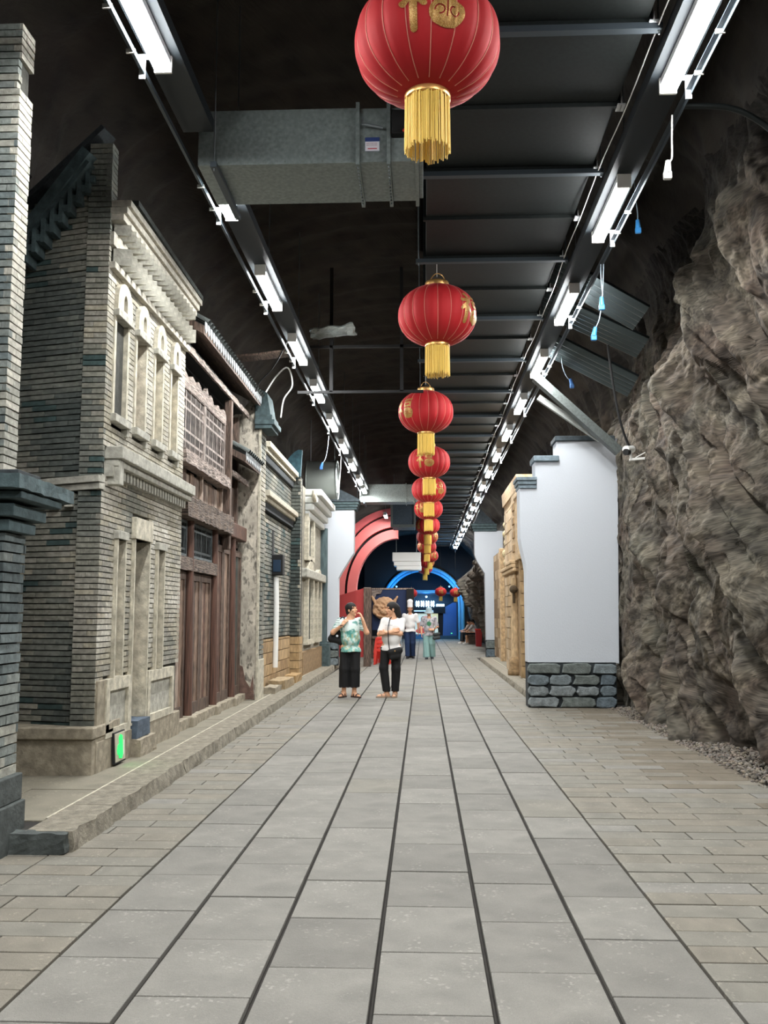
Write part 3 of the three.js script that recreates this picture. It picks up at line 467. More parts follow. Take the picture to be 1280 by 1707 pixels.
// ---- two-storey grey brick house
{
  const X = -2.68, z0 = -7.6, z1 = -10.2, H = 4.97;
  const t = thing('brick_house', 'two storey grey brick house front with four arched upper windows and a toothed cornice', 'building', [-2.95, 0.1, -8.9]);
  const up = [[7.82, 8.13], [8.42, 8.7], [9.03, 9.28], [9.63, 9.86]], low = [[8.0, 8.19, 0.87, 2.06], [8.49, 8.93, 0.4, 2.1], [9.25, 9.46, 0.86, 2.05]];
  const holes = [...up.map(([a, b]) => rect(-b - 0.03, -a + 0.03, 3.11, 4.05)), ...low.map(([a, b, c, d]) => rect(-b - 0.02, -a + 0.02, c - 0.015, d + 0.02))];
  part(t, 'core', ext(rect(z1, z0 - 0.2, 0.1, H), X - 0.3, X - 0.03, 'zy', holes), M.mortar);
  part(t, 'rear_wall', box(X - 0.34, X - 0.3, 0.1, H, z1, z0 - 0.2), M.darkStone);
  const set = new Pieces(t, 'brick', 'bricks', greyBrick), d = (u) => 7.6 + u;
  const free = inRects([...up.map(([a, b]) => [a - 7.6 - 0.05, b - 7.6 + 0.05, 3.04, 4.06]), ...up.map(([a, b]) => [a - 7.6 - 0.05, b - 7.6 + 0.05, 4.0, 4.26]), ...low.map(([a, b, c, d]) => [a - 7.6 - 0.035, b - 7.6 + 0.035, c - 0.04, d + (d > 2.08 ? 0.22 : 0.1)]), [0.18, 2.6, 0, 0.88], [-0.1, 2.7, 2.58, 2.84], [-0.1, 2.7, 4.4, 4.99]]);
  bricks(set, V(X, 0, z0), ZM, XP, 0, 2.6, 0.5, H, free, brickTone(11, 4.0), { h: 0.0485, L: 0.23, depth: 0.04 });  // street face bricks toned lighter, lamp light put into their colour
  // side wall that faces the camera: corner pilaster, then the wall set back and turned a little away
  const aU = V(0.965, 0, 0.262).normalize(), aN = V(-0.262, 0, 0.965).normalize(), so = V(X - 0.2, 0, z0 - 0.03);
  part(t, 'side_core', [box(X - 0.2, X - 0.03, 0.1, 5.5, z0 - 0.22, z0 - 0.035), tri(new THREE.BoxGeometry(0.9, 5.1, 0.12).translate(-0.45, 2.6, -0.1).applyMatrix4(new THREE.Matrix4().makeBasis(aU, V(0, 1, 0), aN).setPosition(so)))], M.mortar);
  const rakeY = (x) => 4.47 + (x + 3.42) * 1.16; // lower edge of the raking cornice
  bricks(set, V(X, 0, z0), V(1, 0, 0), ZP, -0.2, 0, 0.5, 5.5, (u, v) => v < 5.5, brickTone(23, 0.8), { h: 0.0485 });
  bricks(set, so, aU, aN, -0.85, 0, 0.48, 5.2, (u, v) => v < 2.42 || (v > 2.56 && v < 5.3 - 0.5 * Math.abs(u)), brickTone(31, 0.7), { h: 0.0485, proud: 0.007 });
  bricks(set, V(X, 0, z0), ZM, XP, 0, 0.15, H, 5.5, () => true, brickTone(12, 0.5), { h: 0.0485 });
  set.flush();
  // raking cornice with brackets on the side wall
  const rk = (x, dy) => V(x, rakeY(x) + dy, z0 + 0.03 + (x + 2.88) * 0.2);
  part(t, 'rake_band', [bar(rk(-3.5, 0.26), rk(-2.86, 0.26), 0.16, 0.1)], M.tealStone); part(t, 'rake_band', [bar(rk(-3.5, 0.17), rk(-2.86, 0.17), 0.12, 0.06)], M.tealStone);
  for (let k = 0; k < 8; k++) { const x = -3.42 + k * 0.075; part(t, 'bracket', [box(x, x + 0.036, rakeY(x) - 0.06, rakeY(x) + 0.15, z0 - 0.2, z0 + 0.05), box(x, x + 0.075, rakeY(x) + 0.04, rakeY(x) + 0.1, z0 - 0.2, z0 + 0.04)], M.tealStone); }
  part(t, 'gable_coping', bar(V(-3.5, 5.02, z0 - 0.2), V(-2.74, 5.62, z0 - 0.05), 0.2, 0.05), M.darkStone);
  // band on the side wall
  part(t, 'string_course', [bar(so.clone().addScaledVector(aU, -0.85).add(V(0, 2.5, 0.03)), V(X + 0.01, 2.53, z0 + 0.03), 0.1, 0.055), bar(so.clone().addScaledVector(aU, -0.85).add(V(0, 2.44, 0.01)), V(X + 0.01, 2.47, z0 + 0.015), 0.08, 0.05)], M.ledge);
  for (let k = 0; k < 5; k++) { const p = so.clone().addScaledVector(aU, -0.08 - k * 0.14); part(t, 'bracket', box(p.x - 0.035, p.x + 0.035, 2.3, 2.42, p.z - 0.02, p.z + 0.05), M.ledge); }
  part(t, 'plinth', [rbox(-3.45, X + 0.02, 0.05, 0.4, z0 - 0.4, z0 + 0.07, 0.01), rbox(-3.45, X + 0.035, 0.4, 0.5, z0 - 0.4, z0 + 0.1, 0.015), rbox(X - 0.1, X + 0.03, 0.08, 0.37, z1, z0, 0.01), rbox(X - 0.1, X + 0.022, 0.3, 0.5, z0 - 0.6, z0 + 0.02, 0.004), rbox(X - 0.1, X + 0.02, 0.36, 0.86, z0 - 0.23, z0 - 0.02, 0.006)], M.plinth);
  for (const [a, b] of [[7.8, 8.46], [8.98, 9.92]]) { // panelled dado
    const p = part(t, 'dado_panel', ext(rect(-b, -a, 0.37, 0.86), X - 0.08, X + 0.035, 'zy', [rect(-b + 0.08, -a - 0.08, 0.44, 0.76)]), M.cream);
    part(p, 'inset_panel', box(X - 0.06, X + 0.005, 0.44, 0.76, -b + 0.08, -a - 0.08), M.ledge);
  }
  part(t, 'door_sill', rough(tri(new THREE.BoxGeometry(0.2, 0.16, 0.4, 3, 3, 5).translate(X - 0.02, 0.36, -8.72)), 0.006, 9), stone(0x5c6b7c), { label: 'bluish stone door sill' });
  part(t, 'door_step', rough(tri(new THREE.BoxGeometry(0.24, 0.19, 0.5, 3, 3, 5).translate(X - 0.0, 0.18, -8.75)), 0.008, 9), M.plinth);
  for (const [i, [a, b]] of up.entries()) { // upper windows
    const w = part(t, 'window', ext(rect(-b - 0.05, -a + 0.05, 3.1, 4.06), X - 0.13, X + 0.012, 'zy', [rect(-b, -a, 3.13, 4.03)]), M.cream);
    part(w, 'back_panel', rough(tri(new THREE.BoxGeometry(0.02, 0.9, b - a, 2, 16, 5).translate(X - 0.12, 3.58, -(a + b) / 2)), 0.004, 9), i === 1 ? stone(0x9a7f74) : stone(0xc4b38f), { label: 'peeling board behind the opening' });
    part(w, 'sill', [rbox(X - 0.1, X + 0.05, 3.06, 3.13, -b - 0.06, -a + 0.06, 0.006), rbox(X - 0.1, X + 0.03, 2.99, 3.06, -b - 0.06, -b - 0.0, 0.006)], M.ledge);
    const arch = []; for (let k = 0; k <= 14; k++) { const q = Math.PI * k / 14; arch.push([-(a + b) / 2 + ((b - a) / 2 + 0.045) * Math.cos(q), 4.15 + 0.19 * Math.sin(q)]); }
    const niche = []; for (let k = 0; k <= 10; k++) { const q = Math.PI * k / 10; niche.push([-(a + b) / 2 + 0.05 * Math.cos(q), 4.16 + 0.08 * Math.sin(q)]); } niche.push([-(a + b) / 2 - 0.05, 4.09], [-(a + b) / 2 + 0.05, 4.09]);
    part(w, 'arch_hood', ext([...arch, [-b - 0.05, 4.03], [-a + 0.05, 4.03]], X - 0.06, X + 0.035, 'zy', [niche]), M.cream);
    part(w, 'lintel', rbox(X - 0.24, X + 0.05, 4.0, 4.06, -b - 0.06, -a + 0.06, 0.006), M.ledge);
  }
  for (const [i, [a, b, c, e]] of low.entries()) {
    const f = 0.03, w = part(t, i === 1 ? 'doorway' : 'window', ext(rect(-b - f, -a + f, c - (i === 1 ? 0 : 0.03), e + 0.03), X - 0.15, X + 0.03, 'zy', [rect(-b, -a, i === 1 ? c + 0.02 : c, e)]), M.cream);
    if (i === 1) for (const [y0, y1, m, n] of [[c, 0.95, M.plaster, 'lower_panel'], [0.95, 1.42, std(0x9c8676, 0.95, { map: plasterT, bumpMap: plasterT, bumpScale: 0.008 }), 'peeling_panel'], [1.42, e, std(0x4a413a, 0.95, { map: plasterT, bumpMap: plasterT, bumpScale: 0.008 }), 'upper_panel']]) part(w, n, rough(tri(new THREE.BoxGeometry(0.03, y1 - y0, b - a, 1, 12, 8).translate(X - 0.13, (y0 + y1) / 2, -(a + b) / 2)), 0.004, 14), m);
    else part(w, 'back_panel', box(X - 0.16, X - 0.1, c, e, -b, -a), stone(0x5f5443));
    part(w, 'lintel', rbox(X - 0.2, X + 0.045, e + 0.0, e + (i === 1 ? 0.2 : 0.075), -b - 0.05, -a + 0.05, 0.006), i === 1 ? M.cream : M.ledge);
  }
  const rowOf = (name, y0, y1, out, n, mat, tooth) => { for (let k = 0; k < n; k++) { const z = z0 - 0.1 - k * (2.46 / n), w = 2.46 / n; part(t, name, tooth ? ext([[X, z], [X + out, z - w * 0.3], [X, z - w * 0.6]], y0, y1, 'xz') : box(X - 0.02, X + out, y0, y1, z - w * 0.55, z), mat); } };
  // middle ledge
  part(t, 'middle_ledge', [rbox(X - 0.1, X + 0.14, 2.72, 2.83, z1 - 0.04, z0 - 0.1, 0.01), rbox(X - 0.1, X + 0.1, 2.66, 2.72, z1 - 0.03, z0 - 0.12, 0.006), rbox(X - 0.1, X + 0.11, 2.5, 2.83, z0 - 0.24, z0 - 0.13, 0.012)], M.ledge);
  rowOf('dentil', 2.57, 2.66, 0.06, 26, M.ledge, false);
  // main cornice
  part(t, 'cornice', [rbox(X - 0.1, X + 0.05, 4.37, 4.43, z1, z0 - 0.02, 0.006), rbox(X - 0.1, X + 0.03, 4.58, 4.7, z1, z0 - 0.02, 0.004), rbox(X - 0.1, X + 0.11, 4.8, 4.86, z1 - 0.04, z0 - 0.02, 0.006), rbox(X - 0.1, X + 0.14, 4.86, 4.92, z1 - 0.04, z0 - 0.02, 0.006), rbox(X - 0.1, X + 0.17, 4.92, 4.98, z1 - 0.04, z0 - 0.02, 0.006)], stone(0xd3cdbe));
  rowOf('corbel_tooth', 4.43, 4.58, 0.15, 16, M.ledge, true); rowOf('corbel_tooth', 4.7, 4.8, 0.14, 18, M.ledge, true);
  part(t, 'roof_edge', [bar(V(X + 0.1, 5.03, z0 - 0.2), V(X + 0.1, 5.0, z1 - 0.03), 0.16, 0.05)], M.slate);
}
{ // floor-level exit sign, lit
  const X = -2.62, s = thing('exit_sign', 'square floor-level sign with a glowing green mark at the house corner', 'sign', [X, 0.12, -8.1]);
  const tilt = (g) => g.applyMatrix4(new THREE.Matrix4().makeRotationZ(0.06)).translate(X, 0.15, -8.1);
  part(s, 'plate', tilt(rbox(-0.012, 0.012, 0, 0.24, -0.13, 0.13, 0.004)), std(0xb9b2a0, 0.4)); part(s, 'rim', tilt(ext(rect(-0.14, 0.14, -0.012, 0.25), -0.016, 0.008, 'zy', [rect(-0.13, 0.13, 0, 0.24)])), M.dark);
  const gl = std(0x0b7a30, 0.5, { emissive: new THREE.Color(0.02, 0.85, 0.16), emissiveIntensity: 1.1 });
  part(s, 'green_mark', [tilt(ext([[0.045, 0.03], [-0.015, 0.02], [-0.04, 0.05], [-0.045, 0.21], [0.0, 0.225], [0.035, 0.2], [0.03, 0.15], [0.07, 0.14], [0.09, 0.1], [0.08, 0.06], [0.05, 0.07]], 0.012, 0.02, 'zy'))], gl);
  part(s, 'white_mark', tilt(ext([[-0.06, 0.04], [-0.075, 0.05], [-0.1, 0.16], [-0.085, 0.17], [-0.07, 0.1]], 0.012, 0.017, 'zy')), std(0xdfe8de, 0.5));
  const l = new THREE.RectAreaLight(0x18ff52, 2.2, 0.18, 0.2); l.position.set(0.035, 0.14, 0); l.rotation.y = Math.PI / 2; l.rotation.y = -Math.PI / 2; s.add(l);
}
// ---- timber shop front
{
  const X = -2.75, t = thing('timber_shop_front', 'weathered timber shop front with lattice panels and tall plank doors', 'building', [-2.95, 0.1, -12]);
  const zs = -10.26, ze = -14.12;
  part(t, 'back_wall', box(X - 0.3, X - 0.22, 0.1, 4.9, ze, zs), M.dark);
  part(t, 'threshold', rough(tri(new THREE.BoxGeometry(0.22, 0.13, 3.8, 3, 2, 30).translate(X - 0.04, 0.16, (zs + ze) / 2)), 0.008, 5), M.plinth);
  for (const z of [-10.88, -12.18, -13.35]) { part(t, 'post', cyl(V(X + 0.01, 0.22, z), V(X - 0.01, 2.75, z), 0.055, 14, 0.05), M.woodRed); part(t, 'post_stone', rbox(X - 0.11, X + 0.11, 0.1, 0.24, z - 0.11, z + 0.11, 0.03), M.plinth); }
  // doors: stiles, rails and planks
  const door = (a, b, y1, mat) => {
    const d = part(t, 'door', [rbox(X - 0.08, X - 0.015, 0.22, y1, -a - 0.07, -a, 0.004), rbox(X - 0.08, X - 0.015, 0.22, y1, -b, -b + 0.07, 0.004), box(X - 0.08, X - 0.015, 0.22, 0.36, -b + 0.07, -a - 0.07), box(X - 0.08, X - 0.015, y1 - 0.09, y1, -b + 0.07, -a - 0.07)], M.woodDark), n = Math.max(2, Math.round((b - a - 0.14) / 0.14));
    for (let k = 0; k < n; k++) { const w = (b - a - 0.14) / n; part(d, 'plank', rbox(X - 0.09, X - 0.035 + rr(-0.006, 0.006), 0.36, y1 - 0.09, -a - 0.07 - (k + 1) * w + 0.002, -a - 0.07 - k * w - 0.002, 0.004), mat[k % mat.length]); }
  };
  door(10.28, 10.79, 1.9, [M.wood, M.woodPale]); door(10.98, 11.52, 1.9, [M.wood, M.woodDark]); door(11.53, 12.09, 1.9, [M.wood, M.woodRed]); door(12.27, 12.8, 2.35, [M.woodRed, M.wood]); door(12.82, 13.26, 2.35, [M.wood]); door(13.44, 14.1, 2.35, [std(0x56605a, 0.8, { map: woodT }), M.woodDark]);
  part(t, 'transom_beam', rough(tri(new THREE.BoxGeometry(0.13, 0.15, 1.9, 2, 2, 20).translate(X - 0.02, 1.99, -11.2)), 0.006, 6), M.beam);
  const lattice = (parent, a, b, y0, y1, cols, rows, x, mat, pane) => {
    const w = (b - a) / cols;
    const f = part(parent, 'lattice_panel', ext(rect(-b, -a, y0, y1), x - 0.02, x + 0.015, 'zy', [rect(-b + 0.03, -a - 0.03, y0 + 0.03, y1 - 0.03)]), mat);
    part(f, 'backing', box(x - 0.1, x - 0.08, y0, y1, -b, -a), pane);
    for (let c = 0; c < cols; c++) { if (c) part(f, 'stile', box(x - 0.002, x + 0.004, y0 + 0.03, y1 - 0.03, -a - c * w - 0.011, -a - c * w + 0.011), mat); for (const k of [0.28, 0.5, 0.72]) part(f, 'bar', box(x - 0.002, x + 0.001, y0 + 0.03, y1 - 0.03, -a - (c + k) * w - 0.003, -a - (c + k) * w + 0.003), mat); }
    for (const r of rows) part(f, 'rail', box(x - 0.002, x + 0.003, lerp(y0, y1, r) - 0.014, lerp(y0, y1, r) + 0.014, -b + 0.03, -a - 0.03), mat);
  };
  for (const [a, b] of [[10.3, 10.79], [10.98, 12.1]]) lattice(t, a, b, 2.08, 2.5, a < 10.5 ? 2 : 4, [0.2, 0.8], X - 0.03, std(0x77858a, 0.7, { map: woodT }), M.black);
  part(t, 'main_beam', rough(tri(new THREE.BoxGeometry(0.2, 0.24, 2.55, 3, 3, 34).translate(X + 0.02, 2.63, -11.54)), 0.012, 7), M.beam);
  { // boards of the upper panel
    for (let k = 0; k < 14; k++) { const a = 10.3 + k * 0.163; part(t, 'plank', rbox(X - 0.08, X - 0.04 + rr(-0.008, 0.008), 2.76, 3.12 - rr(0, 0.05), -a - 0.158, -a, 0.003), [M.woodPale, M.wood, std(0x99857a, 0.85, { map: woodT })][k % 3]); }
    for (const z of [-11.45, -12.6]) part(t, 'stud', rbox(X - 0.08, X + 0.0, 2.72, 3.16, z - 0.03, z + 0.03, 0.006), M.woodPale);
  }
  part(t, 'sill_beam', rough(tri(new THREE.BoxGeometry(0.15, 0.15, 2.45, 3, 3, 30).translate(X + 0.02, 3.2, -11.46)), 0.012, 7), M.beamPale);
  const latM = std(0xcbc2bd, 0.85, { map: woodT });
  lattice(t, 10.3, 11.44, 3.28, 4.05, 5, [0.18, 0.34, 0.68, 0.82], X + 0.0, latM, M.black); lattice(t, 11.46, 12.64, 3.28, 4.05, 5, [0.18, 0.34, 0.68, 0.82], X + 0.0, latM, std(0x1d1715, 0.9));
  part(t, 'broken_board', ext([[-12.66, 4.03], [-10.28, 4.03], ...[...Array(26)].map((_, i) => [-10.28 - i * 0.095, 4.2 + 0.04 * Math.sin(i * 1.7) + 0.05 * noise3(i * 0.5, 2, 3) - (i > 15 ? 0.03 : 0) + (i === 13 ? 0.08 : 0)])], X - 0.03, X + 0.02, 'zy'), M.beamPale, { label: 'weathered board with a ragged top edge' });
  part(t, 'tall_post', rbox(X - 0.02, X + 0.08, 2.3, 4.4, -12.83, -12.72, 0.01), M.woodDark);
  for (const z of [-13.2, -13.9]) part(t, 'upper_post', rbox(X - 0.15, X - 0.05, 2.4, 4.4, z - 0.05, z + 0.05, 0.01), M.woodDark);
  part(t, 'end_beam', rbox(X - 0.1, X + 0.06, 2.5, 2.72, -14.1, -12.85, 0.02), M.woodRed);
  part(t, 'end_panel', rbox(X - 0.14, X - 0.1, 2.72, 3.3, -14.1, -12.85, 0.004), M.woodDark);
  // eaves: soffit, fascia and a row of drip tiles
  const eave = (a, b, y, out, nm) => {
    part(t, 'soffit', ext([[X - 0.25, y + 0.3], [X - 0.25, y + 0.22], [X + out, y - 0.05], [X + out, y + 0.05]], -b, -a), M.woodDark);
    part(t, 'fascia', rough(tri(new THREE.BoxGeometry(0.03, 0.08, b - a, 1, 2, 30).translate(X + out * 0.25, y - 0.2, -(a + b) / 2)), 0.006, 5), M.beamPale);
    part(t, 'soffit_board', box(X - 0.2, X + out * 0.25 + 0.015, y - 0.17, y - 0.16, -b, -a), M.black);
    for (let z = a; z < b - 0.04; z += 0.135) { const s = part(t, 'drip_tile', ext([[-z - 0.1, y + 0.02], [-z - 0.055, y - 0.03], [-z - 0.012, y + 0.02], [-z - 0.012, y + 0.1], [-z - 0.1, y + 0.1]], X + out + 0.006, X + out + 0.014, 'zy'), std(0xb7bcc0, 0.8)); part(t, 'roof_tile', new THREE.CylinderGeometry(0.055, 0.055, out + 0.4, 8, 1, true, 0, Math.PI).rotateZ(Math.PI / 2 - 0.5).rotateX(0).translate(X + out / 2 - 0.12, y + 0.24, -z - 0.065), M.slate); }
  };
  eave(10.3, 14.05, 4.66, 0.25); eave(12.9, 14.1, 3.6, 0.25);
}
// ---- plastered fin wall between the shops
{
  const t = thing('plaster_fin_wall', 'blotchy pale plaster fin wall with brick edges between timber shop and brick house', 'wall', [-2.75, 0.1, -14.4]);
  part(t, 'plaster_face', ext([[-2.93, 0.1], [-2.535, 0.1], [-2.54, 0.4], [-2.535, 4.74], [-2.62, 4.78], [-2.95, 4.5], [-3.1, 4.3], [-3.1, 3.5], [-2.86, 3.2], [-2.83, 1.2], [-2.86, 0.6]], -14.5, -14.2), M.plaster);
  part(t, 'stain', rough(ext([[-2.9, 0.13], [-2.56, 0.13], [-2.58, 0.5], [-2.62, 0.3], [-2.7, 0.42], [-2.74, 0.62], [-2.83, 0.66], [-2.85, 0.4]], -14.2, -14.193), 0.0, 5), stone(0x84685c), { label: 'bare brown patch near the ground' });
  const set = new Pieces(t, 'brick', 'bricks', greyBrick);
  bricks(set, V(-2.515, 0, -14.2), ZM, XP, 0.03, 0.5, 0.72, 4.72, () => true, brickTone(51, 2.4), { h: 0.075, L: 0.3, joint: 0.014, depth: 0.05 });
  set.flush(); part(t, 'core', box(-3.1, -2.55, 0.1, 4.7, -14.72, -14.5), M.mortar);
  part(t, 'edge_strip', rbox(-2.545, -2.505, 0.1, 4.74, -14.23, -14.185, 0.006), M.cream); part(t, 'foot', rbox(-2.56, -2.5, 0.1, 0.72, -14.7, -14.22, 0.008), M.cream);
  part(t, 'corbel', [rbox(-2.6, -2.33, 4.28, 4.34, -14.75, -14.12, 0.01), rbox(-2.6, -2.29, 4.34, 4.42, -14.78, -14.1, 0.01), rbox(-2.6, -2.33, 4.42, 4.5, -14.75, -14.12, 0.01), ext([[-2.6, 4.5], [-2.36, 4.5], [-2.42, 4.85], [-2.6, 4.95]], -14.7, -14.15)], M.tealStone, { label: 'teal corbelled bracket' });
}
// ---- second brick house
{
  const t = thing('brick_house', 'far grey brick house with teal painted gable and sandy stone base', 'building', [-2.9, 0.1, -17.5]), X = -2.75, zb = -19.26;
  part(t, 'core', [box(X - 0.3, X - 0.03, 0.1, 4.4, zb, -14.8), box(-3.5, -2.57, 0.1, 4.3, zb - 0.45, zb - 0.04)], M.mortar);
  const set = new Pieces(t, 'brick', 'bricks', greyBrick);
  bricks(set, V(X, 0, -14.75), ZM, XP, 0, 4.5, 1.0, 4.05, inRects([[0, 5, 3.2, 3.5], [2.1, 2.35, 2.4, 2.95]]), brickTone(61, 0.6), { h: 0.075, L: 0.3, joint: 0.014 });
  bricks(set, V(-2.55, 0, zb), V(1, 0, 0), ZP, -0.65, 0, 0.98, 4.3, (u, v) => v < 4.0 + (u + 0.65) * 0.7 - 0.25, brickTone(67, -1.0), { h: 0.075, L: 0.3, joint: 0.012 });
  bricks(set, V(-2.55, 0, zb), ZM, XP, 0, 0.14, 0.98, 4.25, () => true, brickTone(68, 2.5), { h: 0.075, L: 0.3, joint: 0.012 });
  set.flush();
  const base = new Pieces(t, 'base_stone', 'base_stones', [0xc3a274, 0xcfae80, 0xb8966a].map((c) => stone(c)));
  bricks(base, V(-2.545, 0, zb + 0.02), V(1, 0, 0), ZP, -0.62, 0, 0.14, 0.97, () => true, () => rr(0, 2), { h: 0.164, L: 0.3, joint: 0.008, depth: 0.1 });
  bricks(base, V(-2.545, 0, zb + 0.02), ZM, XP, 0, 0.5, 0.14, 0.97, () => true, () => rr(0, 2), { h: 0.164, L: 0.4, joint: 0.008, depth: 0.1 });
  bricks(base, V(X + 0.02, 0, -14.75), ZM, XP, 0, 4.4, 0.14, 0.98, () => true, () => rr(0, 2), { h: 0.2, L: 0.5, joint: 0.008, depth: 0.1 }); base.flush();
  for (const y of [3.26, 4.1]) { part(t, 'cornice', [rbox(X - 0.1, X + 0.16, y + 0.16, y + 0.26, zb + 0.05, -15.6, 0.01), rbox(X - 0.1, X + 0.1, y + 0.08, y + 0.16, zb + 0.05, -15.6, 0.01)], M.cream); part(t, 'cornice_soffit', rbox(X - 0.1, X + 0.06, y - 0.06, y + 0.08, zb + 0.05, -15.6, 0.01), M.darkStone); }
  part(t, 'slot_window', [box(X - 0.02, X + 0.005, 2.42, 2.93, -17.08, -16.87)], M.black);
  const gb = [[-3.2, 3.85], [-2.56, 4.3], [-2.53, 4.85]]; for (let k = 0; k <= 8; k++) gb.push([-2.6 - k * 0.06, 4.86 - 0.009 * k * k - 0.02 * k]); gb.push([-3.2, 4.0]);
  const slot = []; for (let k = 0; k <= 8; k++) { const q = Math.PI * k / 8; slot.push([-2.79 + 0.045 * Math.cos(q), 4.42 + 0.05 * Math.sin(q)]); } slot.push([-2.835, 4.13], [-2.79, 4.08], [-2.745, 4.13]);
  part(t, 'painted_gable', ext(gb, zb - 0.1, zb + 0.03, 'xy', [slot]), std(0x4d7683, 0.85, { map: gritT }), { label: 'teal painted gable end' }); part(t, 'slot_back', box(-2.85, -2.73, 4.05, 4.5, zb - 0.12, zb - 0.1), M.tealStone);
  part(t, 'down_pipe', [tube([V(X + 0.06, 2.1, -17), V(X + 0.07, 1.5, -17), V(X + 0.06, 0.45, -17)], 0.05, 16, 10)], M.plasticWhite);
  const lamp = part(t, 'wall_lamp', [rbox(X - 0.02, X + 0.2, 2.12, 2.5, -17.12, -16.88, 0.02)], M.black); part(lamp, 'lamp_glass', rbox(X + 0.02, X + 0.16, 2.18, 2.4, -16.885, -16.87, 0.004), std(0x1d3146, 0.3));
}
{ // worn stone steps before the second brick house
  const g = (x0, x1, y1, z0, z1) => rough(tri(new THREE.BoxGeometry(x1 - x0, y1 - 0.11, z1 - z0, 5, 2, 6).translate((x0 + x1) / 2, (y1 + 0.11) / 2, (z0 + z1) / 2)), 0.012, 6);
  single('stone_step', g(-2.62, -2.42, 0.22, -16.0, -15.3), M.plinth, 'low sandy stone step beside the plaster fin wall foot', 'step', 'stone steps');
  single('stone_step', g(-2.68, -2.38, 0.27, -17.3, -16.2), stone(0xb9a27e), 'wide worn stone step below the pale down pipe', 'step', 'stone steps');
  single('stone_step', g(-2.62, -2.4, 0.26, -18.6, -17.7), stone(0xc3a06e), 'broken sandy step nearest the tiled stone base', 'step', 'stone steps');
}
// ---- third house, mostly mouldings seen edge on
{
  const X = -2.6, t = thing('moulded_house', 'narrow house front with white mouldings and a teal corner column', 'building', [-2.8, 0.1, -21.8]);
  part(t, 'wall', box(X - 0.3, X, 0.1, 4.2, -24.1, -19.8), stone(0xa59f90));
  const arch = (a, b, y0, y1) => { const o = [], n = []; for (let k = 0; k <= 10; k++) { const q = Math.PI * k / 10; o.push([-(a + b) / 2 + (b - a) / 2 * Math.cos(q), y1 + (b - a) / 2 * Math.sin(q)]); n.push([-(a + b) / 2 + (b - a) * 0.32 * Math.cos(q), y1 + (b - a) * 0.32 * Math.sin(q)]); } return [[...o, [-b, y0], [-a, y0]], [...n, [-(a + b) / 2 - (b - a) * 0.32, y0 + 0.1], [-(a + b) / 2 + (b - a) * 0.32, y0 + 0.1]]]; };
  for (const [a, b, y0, y1] of [[20.3, 21.6, 0.75, 2.0], [20.3, 21.6, 2.6, 3.3], [22.2, 23.2, 0.75, 2.0]]) { const [o, n] = arch(a, b, y0, y1), w = part(t, 'arched_window', ext(o, X - 0.02, X + 0.09, 'zy', [n]), M.cream); part(w, 'dark_pane', ext(n, X, X + 0.01, 'zy'), M.darkStone); }
  part(t, 'string_course', [rbox(X - 0.05, X + 0.14, 2.2, 2.4, -24.1, -19.8, 0.03)], M.ledge);
  part(t, 'moulded_cornice', [0, 1, 2, 3].map((k) => rbox(X - 0.05, X + 0.1 + 0.09 * k, 3.55 + 0.16 * k, 3.7 + 0.16 * k, -23.6, -20.4, 0.03)), std(0xcfd2cf, 0.8));
  part(t, 'scroll', new THREE.TorusGeometry(0.1, 0.045, 8, 18).rotateY(Math.PI / 2).translate(X + 0.22, 4.02, -20.32), M.cream);
  part(t, 'corner_column', [cyl(V(X + 0.03, 0.1, -23.7), V(X + 0.03, 3.6, -23.7), 0.14, 16), rbox(X - 0.12, X + 0.24, 0.1, 0.7, -23.9, -23.5, 0.02)], M.tealStone); part(t, 'base_block', rbox(X - 0.1, X + 0.06, 0.1, 0.62, -24.05, -19.8, 0.02), M.sandDark);
}
{ // round duct above the white wall
  const d = thing('round_duct', 'short fat grey round duct above the left white wall', 'duct', [-2.4, 4.4, -23]);
  part(d, 'drum', new THREE.CylinderGeometry(0.48, 0.48, 0.75, 28, 1, true).rotateZ(Math.PI / 2).translate(-2.5, 4.75, -23), new THREE.MeshStandardMaterial({ color: 0x9aa09b, roughness: 0.5, metalness: 0.4, side: THREE.DoubleSide }));
  for (const x of [-2.87, -2.13]) part(d, 'hoop', new THREE.TorusGeometry(0.48, 0.02, 8, 32).rotateY(Math.PI / 2).translate(x, 4.75, -23), M.zincPale); part(d, 'end_plate', new THREE.CylinderGeometry(0.47, 0.47, 0.02, 28).rotateZ(Math.PI / 2).translate(-2.14, 4.75, -23), M.zincDark);
  for (const x of [-2.8, -2.2]) part(d, 'hanger_rod', cyl(V(x, 5.1, -23), V(x, 6.3, -23), 0.008), M.rod);
}

